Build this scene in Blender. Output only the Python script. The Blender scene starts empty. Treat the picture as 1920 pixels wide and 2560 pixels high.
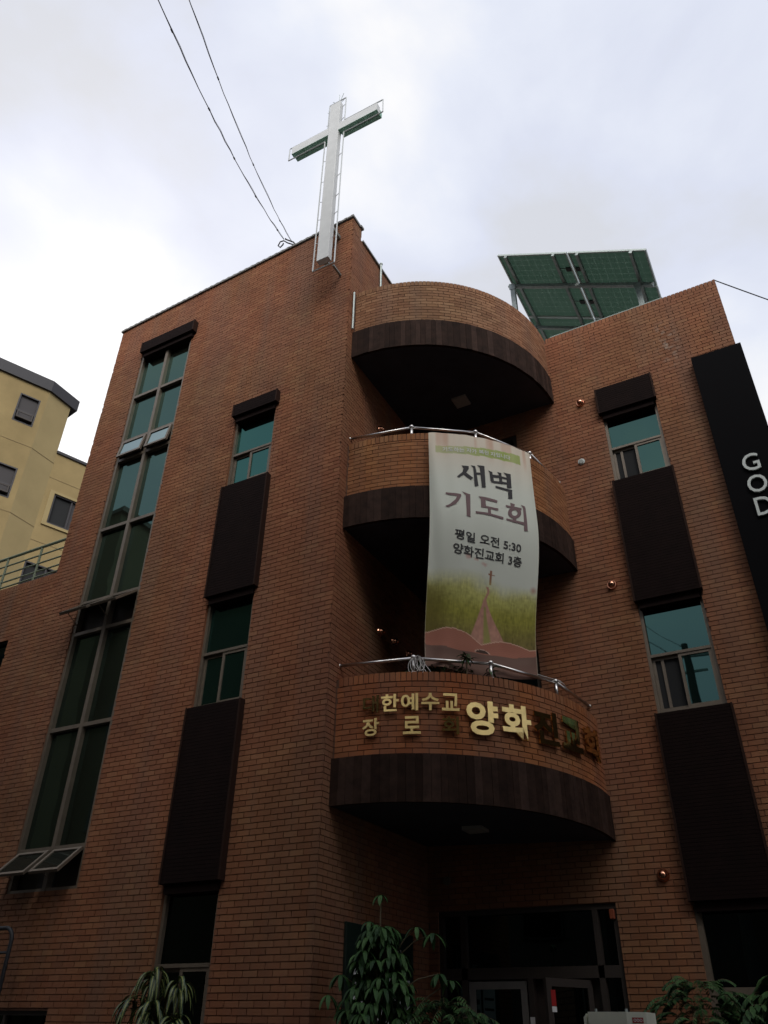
import bpy, math, random
from mathutils import Vector, Matrix
C = bpy.context.scene
COL = C.collection
PI = math.pi
GZ = -1.6            # street level; z = 0 is the photographer's eye

# ------------------------------------------------------------------ camera
f_px, pitch, roll, yaw = 1962.186, 0.587262, 0.0155553, 0.5047257
cp, sp = math.cos(pitch), math.sin(pitch)
F = Vector((-math.sin(yaw)*cp, math.cos(yaw)*cp, sp))
R0 = Vector((math.cos(yaw), math.sin(yaw), 0)); U0 = R0.cross(F)
R = math.cos(roll)*R0 + math.sin(roll)*U0
U = -math.sin(roll)*R0 + math.cos(roll)*U0
cam = bpy.data.cameras.new('camera'); co = bpy.data.objects.new('camera', cam); COL.objects.link(co)
co.matrix_world = Matrix(((R.x, U.x, -F.x, 0), (R.y, U.y, -F.y, 0), (R.z, U.z, -F.z, 0), (0, 0, 0, 1)))
cam.sensor_fit = 'VERTICAL'; cam.sensor_height = 24; cam.lens = f_px/2560*24
cam.clip_start = 0.1; cam.clip_end = 3000
C.camera = co

# ------------------------------------------------------------------ world (overcast)
SUN_EL, SUN_AZ = math.radians(48), math.radians(-58)     # azimuth from +Y, towards -X
w = bpy.data.worlds.new('World'); C.world = w; w.use_nodes = True
nt = w.node_tree; nt.nodes.clear()
def N(nt, t, **k):
    n = nt.nodes.new(t)
    for a, v in k.items():
        if a.startswith('i_'): n.inputs[int(a[2:])].default_value = v
        else: setattr(n, a, v)
    return n
out = N(nt, 'ShaderNodeOutputWorld'); mix = N(nt, 'ShaderNodeMixShader')
sky = N(nt, 'ShaderNodeTexSky'); sky.sky_type = 'NISHITA'; sky.sun_disc = False
sky.sun_elevation = SUN_EL; sky.sun_rotation = SUN_AZ; sky.air_density = 1.0; sky.dust_density = 2.0
b1 = N(nt, 'ShaderNodeBackground', i_1=0.12); b2 = N(nt, 'ShaderNodeBackground', i_1=0.97)
tc = N(nt, 'ShaderNodeTexCoord'); mp = N(nt, 'ShaderNodeMapping')
mp.inputs[3].default_value = (1, 1, 1.6); mp.inputs[1].default_value = (0.35, 0.8, 0.1)
n1 = N(nt, 'ShaderNodeTexNoise'); n1.inputs['Scale'].default_value = 2.6; n1.inputs['Detail'].default_value = 7; n1.inputs['Roughness'].default_value = 0.5; n1.inputs['Distortion'].default_value = 0.25
rp = N(nt, 'ShaderNodeValToRGB'); e = rp.color_ramp.elements
e[0].position = 0.36; e[0].color = (0.73, 0.75, 0.81, 1)
e[1].position = 0.66; e[1].color = (1.03, 1.03, 1.04, 1)
m_ = e.new(0.45); m_.color = (0.77, 0.81, 0.94, 1)
m2 = e.new(0.54); m2.color = (0.85, 0.89, 1.0, 1)
# bright patch of thin cloud round the hidden sun
dv = N(nt, 'ShaderNodeVectorMath', operation='DOT_PRODUCT')
sd = Vector((-0.85, 0.50, 0.55)).normalized(); dv.inputs[1].default_value = sd
mr = N(nt, 'ShaderNodeMapRange'); mr.inputs[1].default_value = 0.93; mr.inputs[2].default_value = 1.0; mr.inputs[3].default_value = 0; mr.inputs[4].default_value = 0.8
mr.interpolation_type = 'SMOOTHERSTEP'
mxc = N(nt, 'ShaderNodeMix', data_type='RGBA'); mxc.inputs[7].default_value = (1.25, 1.25, 1.25, 1)
L = nt.links.new
nrmv = N(nt, 'ShaderNodeVectorMath', operation='NORMALIZE')
L(tc.outputs['Generated'], nrmv.inputs[0]); L(nrmv.outputs[0], mp.inputs[0]); L(mp.outputs[0], n1.inputs['Vector'])
L(nrmv.outputs[0], dv.inputs[0]); L(dv.outputs['Value'], mr.inputs[0]); L(n1.outputs['Fac'], rp.inputs[0])
L(mr.outputs[0], mxc.inputs[0]); L(rp.outputs[0], mxc.inputs[6])
# an overcast sky is about a third as bright at the horizon as overhead
sx = N(nt, 'ShaderNodeSeparateXYZ'); hz = N(nt, 'ShaderNodeMapRange'); hz.inputs[1].default_value = 0.0; hz.inputs[2].default_value = 0.55; hz.inputs[3].default_value = 0.35; hz.inputs[4].default_value = 1.0
scl = N(nt, 'ShaderNodeVectorMath', operation='SCALE')
L(nrmv.outputs[0], sx.inputs[0]); L(sx.outputs[2], hz.inputs[0]); # added bright patch, up behind the photographer, to light the upper walls
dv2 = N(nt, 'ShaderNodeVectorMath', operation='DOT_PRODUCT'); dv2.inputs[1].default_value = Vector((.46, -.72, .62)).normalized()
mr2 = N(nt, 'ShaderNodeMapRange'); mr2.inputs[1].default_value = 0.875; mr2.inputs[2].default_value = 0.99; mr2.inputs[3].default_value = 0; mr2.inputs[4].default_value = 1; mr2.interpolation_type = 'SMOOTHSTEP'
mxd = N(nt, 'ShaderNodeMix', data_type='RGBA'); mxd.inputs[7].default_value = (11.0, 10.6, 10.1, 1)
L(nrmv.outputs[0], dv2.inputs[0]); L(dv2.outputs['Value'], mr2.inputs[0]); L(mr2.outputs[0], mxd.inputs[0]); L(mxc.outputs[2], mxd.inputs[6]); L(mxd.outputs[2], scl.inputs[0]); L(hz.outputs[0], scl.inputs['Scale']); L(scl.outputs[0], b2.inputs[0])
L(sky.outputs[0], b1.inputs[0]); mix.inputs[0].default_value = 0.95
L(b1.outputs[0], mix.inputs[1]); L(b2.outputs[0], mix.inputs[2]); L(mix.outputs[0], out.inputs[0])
sl = bpy.data.lights.new('sun', 'SUN'); sl.energy = 0.5; sl.angle = math.radians(15); sl.color = (1, .96, .9)
so = bpy.data.objects.new('sun', sl); COL.objects.link(so)
sdir = Vector((math.sin(SUN_AZ)*math.cos(SUN_EL), math.cos(SUN_AZ)*math.cos(SUN_EL), math.sin(SUN_EL)))
so.rotation_euler = sdir.to_track_quat('Z', 'Y').to_euler(); so.location = (-30, 20, 40)
C.view_settings.view_transform = 'Standard'; C.view_settings.look = 'None'
C.view_settings.exposure = 0.0; C.view_settings.gamma = 1.0

# ------------------------------------------------------------------ helpers
class MB:
    """collects polygons; build() links them as one mesh object"""
    def __init__(s): s.v = []; s.f = []; s.m = []; s.r = []; s.uv = None
    def quad(s, a, b, c, d, m=0, r=.5):
        i = len(s.v); s.v += [tuple(a), tuple(b), tuple(c), tuple(d)]; s.f.append((i, i+1, i+2, i+3)); s.m.append(m); s.r.append(r)
    def poly(s, pts, m=0, r=.5):
        i = len(s.v); s.v += [tuple(p) for p in pts]; s.f.append(tuple(range(i, i+len(pts)))); s.m.append(m); s.r.append(r)
    def hexa(s, p, m=0, r=.5, skip=()):
        """p: 8 corners, 0-3 back face ccw, 4-7 front face"""
        i = len(s.v); s.v += [tuple(q) for q in p]
        for k, q in enumerate(((3, 2, 1, 0), (4, 5, 6, 7), (0, 1, 5, 4), (1, 2, 6, 5), (2, 3, 7, 6), (3, 0, 4, 7))):
            if k in skip: continue
            s.f.append(tuple(i+j for j in q)); s.m.append(m); s.r.append(r)
    def box(s, x0, x1, y0, y1, z0, z1, m=0, r=.5):
        s.hexa([(x0, y1, z0), (x1, y1, z0), (x1, y1, z1), (x0, y1, z1), (x0, y0, z0), (x1, y0, z0), (x1, y0, z1), (x0, y0, z1)][:8], m, r)
    def wbox(s, fm, u0, u1, z0, z1, d0, d1, m=0, r=.5, skip=()):
        """box on a wall: d0 inner, d1 outer"""
        s.hexa([fm(u0, z0, d0), fm(u1, z0, d0), fm(u1, z1, d0), fm(u0, z1, d0), fm(u0, z0, d1), fm(u1, z0, d1), fm(u1, z1, d1), fm(u0, z1, d1)], m, r, skip)
    def bar(s, a, b, wx, wy=None, m=0, up=(0, 0, 1), r=.5):
        a = Vector(a); b = Vector(b); wy = wy or wx; t = (b-a).normalized(); up = Vector(up)
        if abs(t.dot(up)) > .99: up = Vector((0, 1, 0))
        x = t.cross(up).normalized()*wx/2; y = x.cross(t).normalized()*wy/2
        s.hexa([a-x-y, a+x-y, a+x+y, a-x+y, b-x-y, b+x-y, b+x+y, b-x+y], m, r)
    def tube(s, pts, rad, n=8, m=0, cap=True, r=.5):
        pts = [Vector(p) for p in pts]; rings = []; up = None
        for i, p in enumerate(pts):
            t = (pts[min(i+1, len(pts)-1)]-pts[max(i-1, 0)]).normalized()
            if up is None:
                up = Vector((0, 0, 1)) if abs(t.z) < .9 else Vector((0, 1, 0))
            x = t.cross(up).normalized(); y = x.cross(t).normalized(); up = y
            rr = rad[i] if isinstance(rad, (list, tuple)) else rad
            i0 = len(s.v)
            for k in range(n):
                a = 2*PI*k/n; s.v.append(tuple(p+x*rr*math.cos(a)+y*rr*math.sin(a)))
            rings.append(i0)
        for a, b in zip(rings, rings[1:]):
            for k in range(n):
                s.f.append((a+k, a+(k+1) % n, b+(k+1) % n, b+k)); s.m.append(m); s.r.append(r)
        if cap:
            for a, fl in ((rings[0], 1), (rings[-1], 0)):
                q = list(range(a, a+n)); s.f.append(tuple(q[::-1] if fl else q)); s.m.append(m); s.r.append(r)
    def ball(s, c, rad, m=0, n=10, half=None, axis=(0, 0, 1)):
        ax = Vector(axis).normalized(); x = ax.orthogonal().normalized(); y = ax.cross(x)
        k = n//2; lo = 0 if half else -k
        rows = []
        for j in range(lo, k+1):
            ph = PI/2*j/k; rr = math.cos(ph)*rad; i0 = len(s.v)
            for q in range(n):
                a = 2*PI*q/n; s.v.append(tuple(Vector(c)+x*rr*math.cos(a)+y*rr*math.sin(a)+ax*rad*math.sin(ph)))
            rows.append(i0)
        for a, b in zip(rows, rows[1:]):
            for q in range(n):
                s.f.append((a+q, a+(q+1) % n, b+(q+1) % n, b+q)); s.m.append(m); s.r.append(.5)
    def add(s, verts, faces, m=0, r=.5):
        i = len(s.v); s.v += [tuple(v) for v in verts]
        for q in faces: s.f.append(tuple(i+j for j in q)); s.m.append(m); s.r.append(r)
    def build(s, name, mats, parent=None, smooth=False, bevel=0):
        o0 = ORG[parent.name] if parent else Vector((0, 0, 0))
        me = bpy.data.meshes.new(name)
        me.from_pydata([(x-o0.x, y-o0.y, z-o0.z) for x, y, z in s.v], [], s.f)
        if not isinstance(mats, (list, tuple)): mats = [mats]
        for q in mats: me.materials.append(q)
        me.polygons.foreach_set('material_index', s.m)
        at = me.attributes.new('rnd', 'FLOAT', 'FACE'); at.data.foreach_set('value', s.r)
        if smooth: me.polygons.foreach_set('use_smooth', [True]*len(s.f))
        me.update()
        o = bpy.data.objects.new(name, me); COL.objects.link(o)
        if parent: o.parent = parent
        if bevel:
            b = o.modifiers.new('bevel', 'BEVEL'); b.width = bevel; b.segments = 2; b.limit_method = 'ANGLE'
        ORG[o.name] = Vector(o0)
        return o
ORG = {}
def tag(o, label, cat, group=None, kind=None):
    if label: o['label'] = label
    if cat: o['category'] = cat
    if group: o['group'] = group
    if kind: o['kind'] = kind
    return o
def thing(name, loc, label, cat, group=None):
    o = bpy.data.objects.new(name, None); COL.objects.link(o); o.location = loc; o.empty_display_size = .2
    ORG[o.name] = Vector(loc); return tag(o, label, cat, group)

def mat(name, base, rough=.6, metal=0.0, noise=None, bump=0.0, bscale=40, spec=.5, rndcol=None, attr=None, coat=0):
    m = bpy.data.materials.new(name); m.use_nodes = True; t = m.node_tree; b = t.nodes['Principled BSDF']
    b.inputs['Base Color'].default_value = (*base, 1); b.inputs['Roughness'].default_value = rough; b.inputs['Metallic'].default_value = metal
    b.inputs['Specular IOR Level'].default_value = spec
    if coat: b.inputs['Coat Weight'].default_value = coat
    g = N(t, 'ShaderNodeNewGeometry')
    col = None
    if rndcol:                          # palette picked by the per-face value
        a = N(t, 'ShaderNodeAttribute'); a.attribute_name = 'rnd'
        r = N(t, 'ShaderNodeValToRGB'); r.color_ramp.elements[0].color = (*rndcol[0], 1); r.color_ramp.elements[1].color = (*rndcol[-1], 1)
        for k, c in enumerate(rndcol[1:-1]):
            el = r.color_ramp.elements.new((k+1)/(len(rndcol)-1)); el.color = (*c, 1)
        t.links.new(a.outputs['Fac'], r.inputs[0]); col = r.outputs[0]
    if noise:                           # (scale, dark factor, light factor)
        n = N(t, 'ShaderNodeTexNoise'); n.inputs['Scale'].default_value = noise[0]; n.inputs['Detail'].default_value = 6; n.inputs['Roughness'].default_value = .6
        t.links.new(g.outputs['Position'], n.inputs['Vector'])
        r2 = N(t, 'ShaderNodeMapRange'); r2.inputs[1].default_value = .3; r2.inputs[2].default_value = .7; r2.inputs[3].default_value = noise[1]; r2.inputs[4].default_value = noise[2]
        t.links.new(n.outputs['Fac'], r2.inputs[0])
        mx = N(t, 'ShaderNodeVectorMath', operation='SCALE')
        if col: t.links.new(col, mx.inputs[0])
        else: mx.inputs[0].default_value = base
        t.links.new(r2.outputs[0], mx.inputs['Scale']); col = mx.outputs[0]
    if attr:
        a = N(t, 'ShaderNodeAttribute'); a.attribute_name = attr; col = a.outputs['Color']
    if col: t.links.new(col, b.inputs['Base Color'])
    if bump:
        n = N(t, 'ShaderNodeTexNoise'); n.inputs['Scale'].default_value = bscale; n.inputs['Detail'].default_value = 5
        t.links.new(g.outputs['Position'], n.inputs['Vector'])
        bp = N(t, 'ShaderNodeBump'); bp.inputs['Strength'].default_value = bump; bp.inputs['Distance'].default_value = .01
        t.links.new(n.outputs['Fac'], bp.inputs['Height']); t.links.new(bp.outputs[0], b.inputs['Normal'])
    return m
def glassmat(name, tint, dark, rough=.015, mixf=.86):
    m = bpy.data.materials.new(name); m.use_nodes = True; t = m.node_tree; t.nodes.remove(t.nodes['Principled BSDF'])
    gl = N(t, 'ShaderNodeBsdfGlossy'); gl.inputs['Color'].default_value = (*tint, 1); gl.inputs['Roughness'].default_value = rough
    df = N(t, 'ShaderNodeBsdfDiffuse'); df.inputs['Color'].default_value = (*dark, 1)
    mx = N(t, 'ShaderNodeMixShader'); mx.inputs[0].default_value = mixf
    g = N(t, 'ShaderNodeNewGeometry'); n = N(t, 'ShaderNodeTexNoise'); n.inputs['Scale'].default_value = 1.1; n.inputs['Detail'].default_value = 1
    bp = N(t, 'ShaderNodeBump'); bp.inputs['Strength'].default_value = .05; bp.inputs['Distance'].default_value = .05
    t.links.new(g.outputs['Position'], n.inputs['Vector']); t.links.new(n.outputs['Fac'], bp.inputs['Height']); t.links.new(bp.outputs[0], gl.inputs['Normal'])
    t.links.new(df.outputs[0], mx.inputs[1]); t.links.new(gl.outputs[0], mx.inputs[2]); t.links.new(mx.outputs[0], t.nodes['Material Output'].inputs[0])
    return m

def brickmat(name, pal, k=1.0):
    m = mat(name, pal[1], .88, rndcol=[tuple(c*k for c in q) for q in pal], noise=(1.3, .82, 1.15), bump=.35, bscale=90, spec=.25)
    t = m.node_tree; b = t.nodes['Principled BSDF']
    g = N(t, 'ShaderNodeNewGeometry')
    # vertical rain streaks and dull weathering
    mp = N(t, 'ShaderNodeMapping'); mp.inputs[3].default_value = (2.6, 2.6, .22)
    n = N(t, 'ShaderNodeTexNoise'); n.inputs['Scale'].default_value = 1.0; n.inputs['Detail'].default_value = 7
    r = N(t, 'ShaderNodeMapRange'); r.inputs[1].default_value = .42; r.inputs[2].default_value = .68; r.inputs[3].default_value = 0; r.inputs[4].default_value = .45
    t.links.new(g.outputs['Position'], mp.inputs[0]); t.links.new(mp.outputs[0], n.inputs['Vector']); t.links.new(n.outputs['Fac'], r.inputs[0])
    old = b.inputs['Base Color'].links[0].from_socket
    mx = N(t, 'ShaderNodeMix', data_type='RGBA'); mx.inputs[7].default_value = (.165*k, .10*k, .074*k, 1)
    t.links.new(r.outputs[0], mx.inputs[0]); t.links.new(old, mx.inputs[6])
    n5 = N(t, 'ShaderNodeTexNoise'); n5.inputs['Scale'].default_value = .55; n5.inputs['Detail'].default_value = 3
    r5 = N(t, 'ShaderNodeMapRange'); r5.inputs[1].default_value = .40; r5.inputs[2].default_value = .62; r5.inputs[3].default_value = 0; r5.inputs[4].default_value = 1
    hs = N(t, 'ShaderNodeMix', data_type='RGBA', blend_type='MULTIPLY'); hs.inputs[7].default_value = (.93, 1.05, 1.02, 1)
    t.links.new(g.outputs['Position'], n5.inputs['Vector']); t.links.new(n5.outputs['Fac'], r5.inputs[0]); t.links.new(r5.outputs[0], hs.inputs[0]); t.links.new(mx.outputs[2], hs.inputs[6]); mx = hs
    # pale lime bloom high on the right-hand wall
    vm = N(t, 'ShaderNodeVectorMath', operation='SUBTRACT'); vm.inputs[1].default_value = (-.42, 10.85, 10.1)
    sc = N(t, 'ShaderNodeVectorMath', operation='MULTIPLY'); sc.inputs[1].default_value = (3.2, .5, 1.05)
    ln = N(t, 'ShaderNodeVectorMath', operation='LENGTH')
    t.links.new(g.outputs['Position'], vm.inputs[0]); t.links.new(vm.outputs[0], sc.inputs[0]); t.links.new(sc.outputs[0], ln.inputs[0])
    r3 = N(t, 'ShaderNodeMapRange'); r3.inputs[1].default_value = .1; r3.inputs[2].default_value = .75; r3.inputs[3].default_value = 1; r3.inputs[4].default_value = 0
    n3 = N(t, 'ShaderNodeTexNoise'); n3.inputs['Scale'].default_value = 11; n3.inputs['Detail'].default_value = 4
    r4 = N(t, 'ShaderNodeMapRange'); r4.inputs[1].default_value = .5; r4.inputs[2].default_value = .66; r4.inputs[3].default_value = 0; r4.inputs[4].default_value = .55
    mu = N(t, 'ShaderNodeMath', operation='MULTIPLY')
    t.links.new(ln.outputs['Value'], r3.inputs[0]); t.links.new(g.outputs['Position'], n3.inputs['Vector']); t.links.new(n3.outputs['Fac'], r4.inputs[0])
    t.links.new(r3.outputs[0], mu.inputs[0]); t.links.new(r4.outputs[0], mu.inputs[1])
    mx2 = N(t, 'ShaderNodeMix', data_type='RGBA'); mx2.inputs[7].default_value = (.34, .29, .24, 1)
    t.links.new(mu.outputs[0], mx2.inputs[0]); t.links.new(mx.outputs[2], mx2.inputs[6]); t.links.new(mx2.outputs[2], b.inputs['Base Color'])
    return m

PAL = [tuple(a*b for a, b in zip(c, (1.19, 1.23, 1.03))) for c in [(.168, .060, .036), (.206, .078, .046), (.190, .069, .041), (.222, .088, .052), (.200, .074, .044), (.232, .098, .058)]]
PAL2 = [tuple(a*b for a, b in zip(c, (.80, .82, .88))) for c in [(.235, .098, .047), (.310, .140, .066), (.270, .115, .055), (.340, .160, .080), (.370, .180, .090)]]
PAL2R = [(.250, .105, .050), (.305, .138, .065), (.275, .118, .056), (.330, .155, .076), (.350, .168, .083)]
M = dict(
    brick=brickmat('brick', PAL), brick_orange=brickmat('brick_orange', PAL2), brick_amber=brickmat('brick_amber', [tuple(a*b for a, b in zip(c, (.92, .80, .64))) for c in PAL2R]), brick_russet=brickmat('brick_russet', [tuple(a*b for a, b in zip(c, (.92, .67, .52))) for c in PAL2R]),
    mortar=mat('mortar', (.135, .065, .042), .95, noise=(6, .7, 1.2)),
    mortar_pale=mat('mortar_pale', (.11, .055, .035), .95, noise=(6, .8, 1.2)),
    wood=mat('dark_wood', (.03, .02, .018), .85, rndcol=[(.019, .0095, .0065), (.030, .016, .0115), (.022, .0115, .008), (.044, .025, .019), (.026, .0135, .0095)], noise=(9, .6, 1.35), bump=.3, bscale=60, spec=.12),
    panel=mat('dark_panel', (.009, .0042, .0036), .85, noise=(5, .8, 1.2), spec=.1),
    panel_side=mat('panel_side', (.028, .014, .010), .8, spec=.1),
    black=mat('sign_black', (.0028, .0026, .0034), .8, spec=.06),
    soffit=mat('soffit', (.040, .042, .056), .8, noise=(3, .8, 1.2)),
    frame=mat('bronze_frame', (.16, .13, .098), .45, .3, noise=(8, .85, 1.1)),
    frame_dark=mat('dark_frame', (.030, .022, .018), .6),
    glass=glassmat('teal_glass', (.046, .120, .104), (.022, .050, .045)),
    glass_right=glassmat('teal_glass_right', (.052, .105, .094), (.007, .02, .019)),
    glass_tall=glassmat('teal_glass_tall', (.066, .118, .106), (.055, .062, .046), mixf=.82),
    glass_sash=glassmat('sash_glass', (.30, .38, .37), (.02, .03, .03)),
    glass_mid=glassmat('sash_glass_low', (.12, .14, .12), (.03, .033, .028), mixf=.6),
    glass_dark=glassmat('dark_glass', (.035, .05, .05), (.004, .006, .006)),
    screen=mat('insect_screen', (.020, .021, .022), .8, spec=.15),
    steel=mat('stainless', (.62, .60, .58), .28, 1.0),
    galv=mat('galvanised', (.32, .36, .35), .5, .6, noise=(12, .8, 1.15)),
    coping=mat('coping', (.20, .20, .19), .8, noise=(14, .6, 1.2)),
    flash=mat('flashing', (.42, .48, .46), .5, .2),
    white=mat('cross_white', (.56, .575, .575), .5, noise=(4, .9, 1.05)),
    tubewhite=mat('tube_white', (.50, .52, .52), .4, .3),
    green=mat('green_trim', (.26, .50, .38), .5),
    panelback=mat('solar_back', (.062, .118, .095), .35, noise=(2, .8, 1.2)),
    cell=mat('solar_cell', (.060, .118, .095), .3),
    dot=mat('solar_dot', (.35, .45, .38), .5),
    ablack=mat('black_plastic', (.012, .012, .013), .5),
    gold=mat('gold', (.92, .70, .30), .42, 1.0, noise=(7, .85, 1.1), bump=.12, bscale=9),
    copper=mat('copper', (.62, .30, .19), .18, 1.0),
    alu=mat('letter_grey', (.52, .56, .54), .5),
    lampgrey=mat('lamp_panel', (.34, .33, .30), .6),
    rope=mat('rope', (.62, .60, .58), .9),
    stucco=mat('stucco', (.262, .198, .094), .9, noise=(.7, .82, 1.12), bump=.25, bscale=50, spec=.2),
    stucco_b=mat('stucco_b', (.295, .232, .116), .9, noise=(.8, .9, 1.08), bump=.2, bscale=50, spec=.2),
    eave=mat('eave', (.020, .019, .023), .6),
    wdark=mat('window_dark', (.025, .022, .024), .5),
    wblind=mat('window_blind', (.040, .036, .037), .5, spec=.25),
    railgreen=mat('rail_green', (.155, .19, .125), .55),
    asphalt=mat('asphalt', (.035, .034, .033), .9, noise=(3, .75, 1.25), bump=.4, bscale=120),
    concrete=mat('concrete', (.07, .066, .06), .9, noise=(2, .8, 1.15), bump=.2),
    leaf=mat('leaf', (.05, .10, .03), .6, rndcol=[(.010, .030, .010), (.020, .056, .016), (.034, .084, .022), (.055, .115, .034)], spec=.22),
    leaf_stripe=mat('leaf_stripe', (.2, .25, .06), .42, rndcol=[(.016, .042, .012), (.026, .060, .016), (.20, .22, .06)]),
    stem=mat('stem', (.10, .075, .04), .8),
    pot=mat('pot', (.16, .07, .04), .8), soil=mat('soil', (.03, .022, .016), .95),
    cream=mat('cream_plastic', (.74, .74, .60), .5, noise=(5, .85, 1.08)),
    red=mat('red_sticker', (.30, .012, .012), .5), whitep=mat('white_print', (.65, .65, .65), .6),
    cable=mat('cable_black', (.012, .013, .016), .6),
    text_black=mat('text_black', (.030, .028, .030), .8), text_brown=mat('text_brown', (.175, .108, .112), .8),
    board=mat('notice_board', (.008, .018, .014), .4),
    orange=mat('orange_plastic', (.22, .05, .02), .5),
    roofm=mat('roof_grey', (.16, .16, .15), .9),
    olive=mat('olive_wall', (.075, .062, .035), .9, noise=(1, .85, 1.1)), greyw=mat('grey_wall', (.06, .048, .04), .9, noise=(1, .85, 1.1)),
)
for nm, tcol in (('panelback', (.19, .265, .222)), ('cell', (.18, .258, .215))):
    t = M[nm].node_tree; tr = N(t, 'ShaderNodeBsdfTranslucent'); tr.inputs[0].default_value = (*tcol, 1); ms = N(t, 'ShaderNodeMixShader'); ms.inputs[0].default_value = .6
    t.links.new(t.nodes['Principled BSDF'].outputs[0], ms.inputs[1]); t.links.new(tr.outputs[0], ms.inputs[2]); t.links.new(ms.outputs[0], t.nodes['Material Output'].inputs[0])
ledm = bpy.data.materials.new('led_red'); ledm.use_nodes = True
_b = ledm.node_tree.nodes['Principled BSDF']; _b.inputs['Emission Color'].default_value = (1, .02, .02, 1); _b.inputs['Emission Strength'].default_value = 1.5; _b.inputs['Base Color'].default_value = (.3, 0, 0, 1)

# wall coordinates: u along the wall, z up, d outwards
XB, YA, YC = -5.2, 8.0, 10.856
RB = 2.66
wA = lambda u, z, d: (u, YA-d, z)
wC = lambda u, z, d: (u, YC-d, z)
wB = lambda u, z, d: (XB+d, u, z)
def arcmap(drop, r0=RB):
    def fm(u, z, d):                        # u = arc length on radius r0, from the side wall
        a = u/r0; t = a/(PI/2); r = r0+d
        return (XB+r*math.sin(a), YC-r*math.cos(a), z-drop*t*t)
    return fm

def bricks(mb, fm, u0, u1, z0, z1, holes=(), seed=1, z_anchor=GZ, L=.2, c=.07, j=.010, depth=.010, soldier=False, ua=None):
    rg = random.Random(seed); ua = u0 if ua is None else ua
    rows = []
    if soldier: rows = [(z0+j*.5, z1)]; L = c
    else:
        k = math.ceil((z0-z_anchor)/c-1e-6)
        if z_anchor+k*c-z0 > .02: rows.append((z0, z_anchor+k*c-j))
        while z_anchor+k*c < z1-.02:
            rows.append((z_anchor+k*c, min(z_anchor+(k+1)*c-j, z1))); k += 1
    for ri, (a, b) in enumerate(rows):
        row = int(round((a-z_anchor)/c))
        hs = sorted((h[0], h[1]) for h in holes if min(b, h[3])-max(a, h[2]) > .5*(b-a))
        iv = []; s = u0
        for h in hs:
            if h[0] > s: iv.append((s, min(h[0], u1)))
            s = max(s, h[1])
        if s < u1: iv.append((s, u1))
        off = (row % 2)*L/2 + rg.uniform(-.012, .012)
        for s, e in iv:
            k = math.floor((s-ua-off)/L)
            while ua+off+k*L < e:
                x0 = max(s, ua+off+k*L+(j if ua+off+k*L > s-.001 else 0)); x1 = min(e, ua+off+(k+1)*L); k += 1
                if x1-x0 < .012: continue
                dd = rg.uniform(-.0015, .0015)
                mb.wbox(fm, x0, x1, a, b, -depth-.004, dd, 0, rg.random(), skip=(0,))
def backing(mb, fm, u0, u1, z0, z1, holes=(), d=-.014, m=1, reveal=.14, step=None):
    us = sorted({u0, u1, *[h[0] for h in holes], *[h[1] for h in holes]}); zs = sorted({z0, z1, *[h[2] for h in holes], *[h[3] for h in holes]})
    us = [u for u in us if u0-1e-6 <= u <= u1+1e-6]; zs = [z for z in zs if z0-1e-6 <= z <= z1+1e-6]
    if step:
        nn = max(1, int((u1-u0)/step)); us = [u0+(u1-u0)*i/nn for i in range(nn+1)]
    for a, b in zip(us, us[1:]):
        for c, e in zip(zs, zs[1:]):
            um, zm = (a+b)/2, (c+e)/2
            if any(h[0] < um < h[1] and h[2] < zm < h[3] for h in holes): continue
            mb.quad(fm(a, c, d), fm(b, c, d), fm(b, e, d), fm(a, e, d), m)
    for h in holes:
        a, b, c, e = h[:4]; q = -reveal
        for (p0, p1) in (((a, c), (a, e)), ((b, e), (b, c)), ((a, e), (b, e)), ((b, c), (a, c))):
            mb.quad(fm(p0[0], p0[1], d), fm(p1[0], p1[1], d), fm(p1[0], p1[1], q), fm(p0[0], p0[1], q), 0, .3)
        mb.quad(fm(a, c, q), fm(b, c, q), fm(b, e, q), fm(a, e, q), 2)

# ------------------------------------------------------------------ ground
g = MB(); g.box(-300, 300, -300, 400, GZ-.5, GZ, 0); tag(g.build('ground', M['concrete']), 'pale concrete ground around the church', 'ground', kind='structure')
g = MB(); g.box(-60, 60, -1.6, 4.6, GZ+.004, GZ+.008); tag(g.build('road', M['asphalt']), 'dark asphalt lane in front of the church', 'road', kind='structure')
g = MB(); g.box(-60, 60, 4.6, 7.3, GZ+.004, GZ+.13); tag(g.build('pavement', M['concrete']), 'raised pavement along the church front', 'pavement', kind='structure')

# ------------------------------------------------------------------ the church
XL, XW, XR = -11.11, -17.0, .595          # tower left edge, wing left end, right corner
ZTOP, ZC = 13.2, 11.06
church = thing('church_building', (XB, YA, GZ), 'red brick church with three rounded balconies and stacked dark framed windows', 'building')

TALL = (-10.30, -8.93, 1.52, 11.84)
SW = [(-7.43, -6.56, 7.50, 8.95), (-7.43, -6.56, 3.70, 5.36), (-7.43, -6.56, -.9, 1.46)]
holesA = [TALL] + SW + [(-10.6, -8.99, -1.2, .19), (-13.4, -11.9, 4.2, 5.7)]
def ztopA(u): return 12.98+(13.254-12.98)*(u-XL)/(XB-XL)
mb = MB()
wAt = lambda u, z, d: wA(u, z+(ztopA(u)-13.24)*max(0, (z-12.2)/1.04), d)
bricks(mb, wAt, XL, XB, GZ, 13.20, holesA, seed=3)
bricks(mb, lambda u, z, d: wA(u, z, d), XW, XL, GZ, 6.70, holesA, seed=5)
bricks(mb, wA, XW, XL-.002, 6.70, 6.82, soldier=True, seed=6)
backing(mb, wA, XL, XB-.014, GZ, 12.93, holesA[:5])
backing(mb, wA, XW, XL, GZ, 6.80, holesA[5:])
mb.build('brick_wall', [M['brick'], M['mortar'], M['frame_dark']], church)
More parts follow.
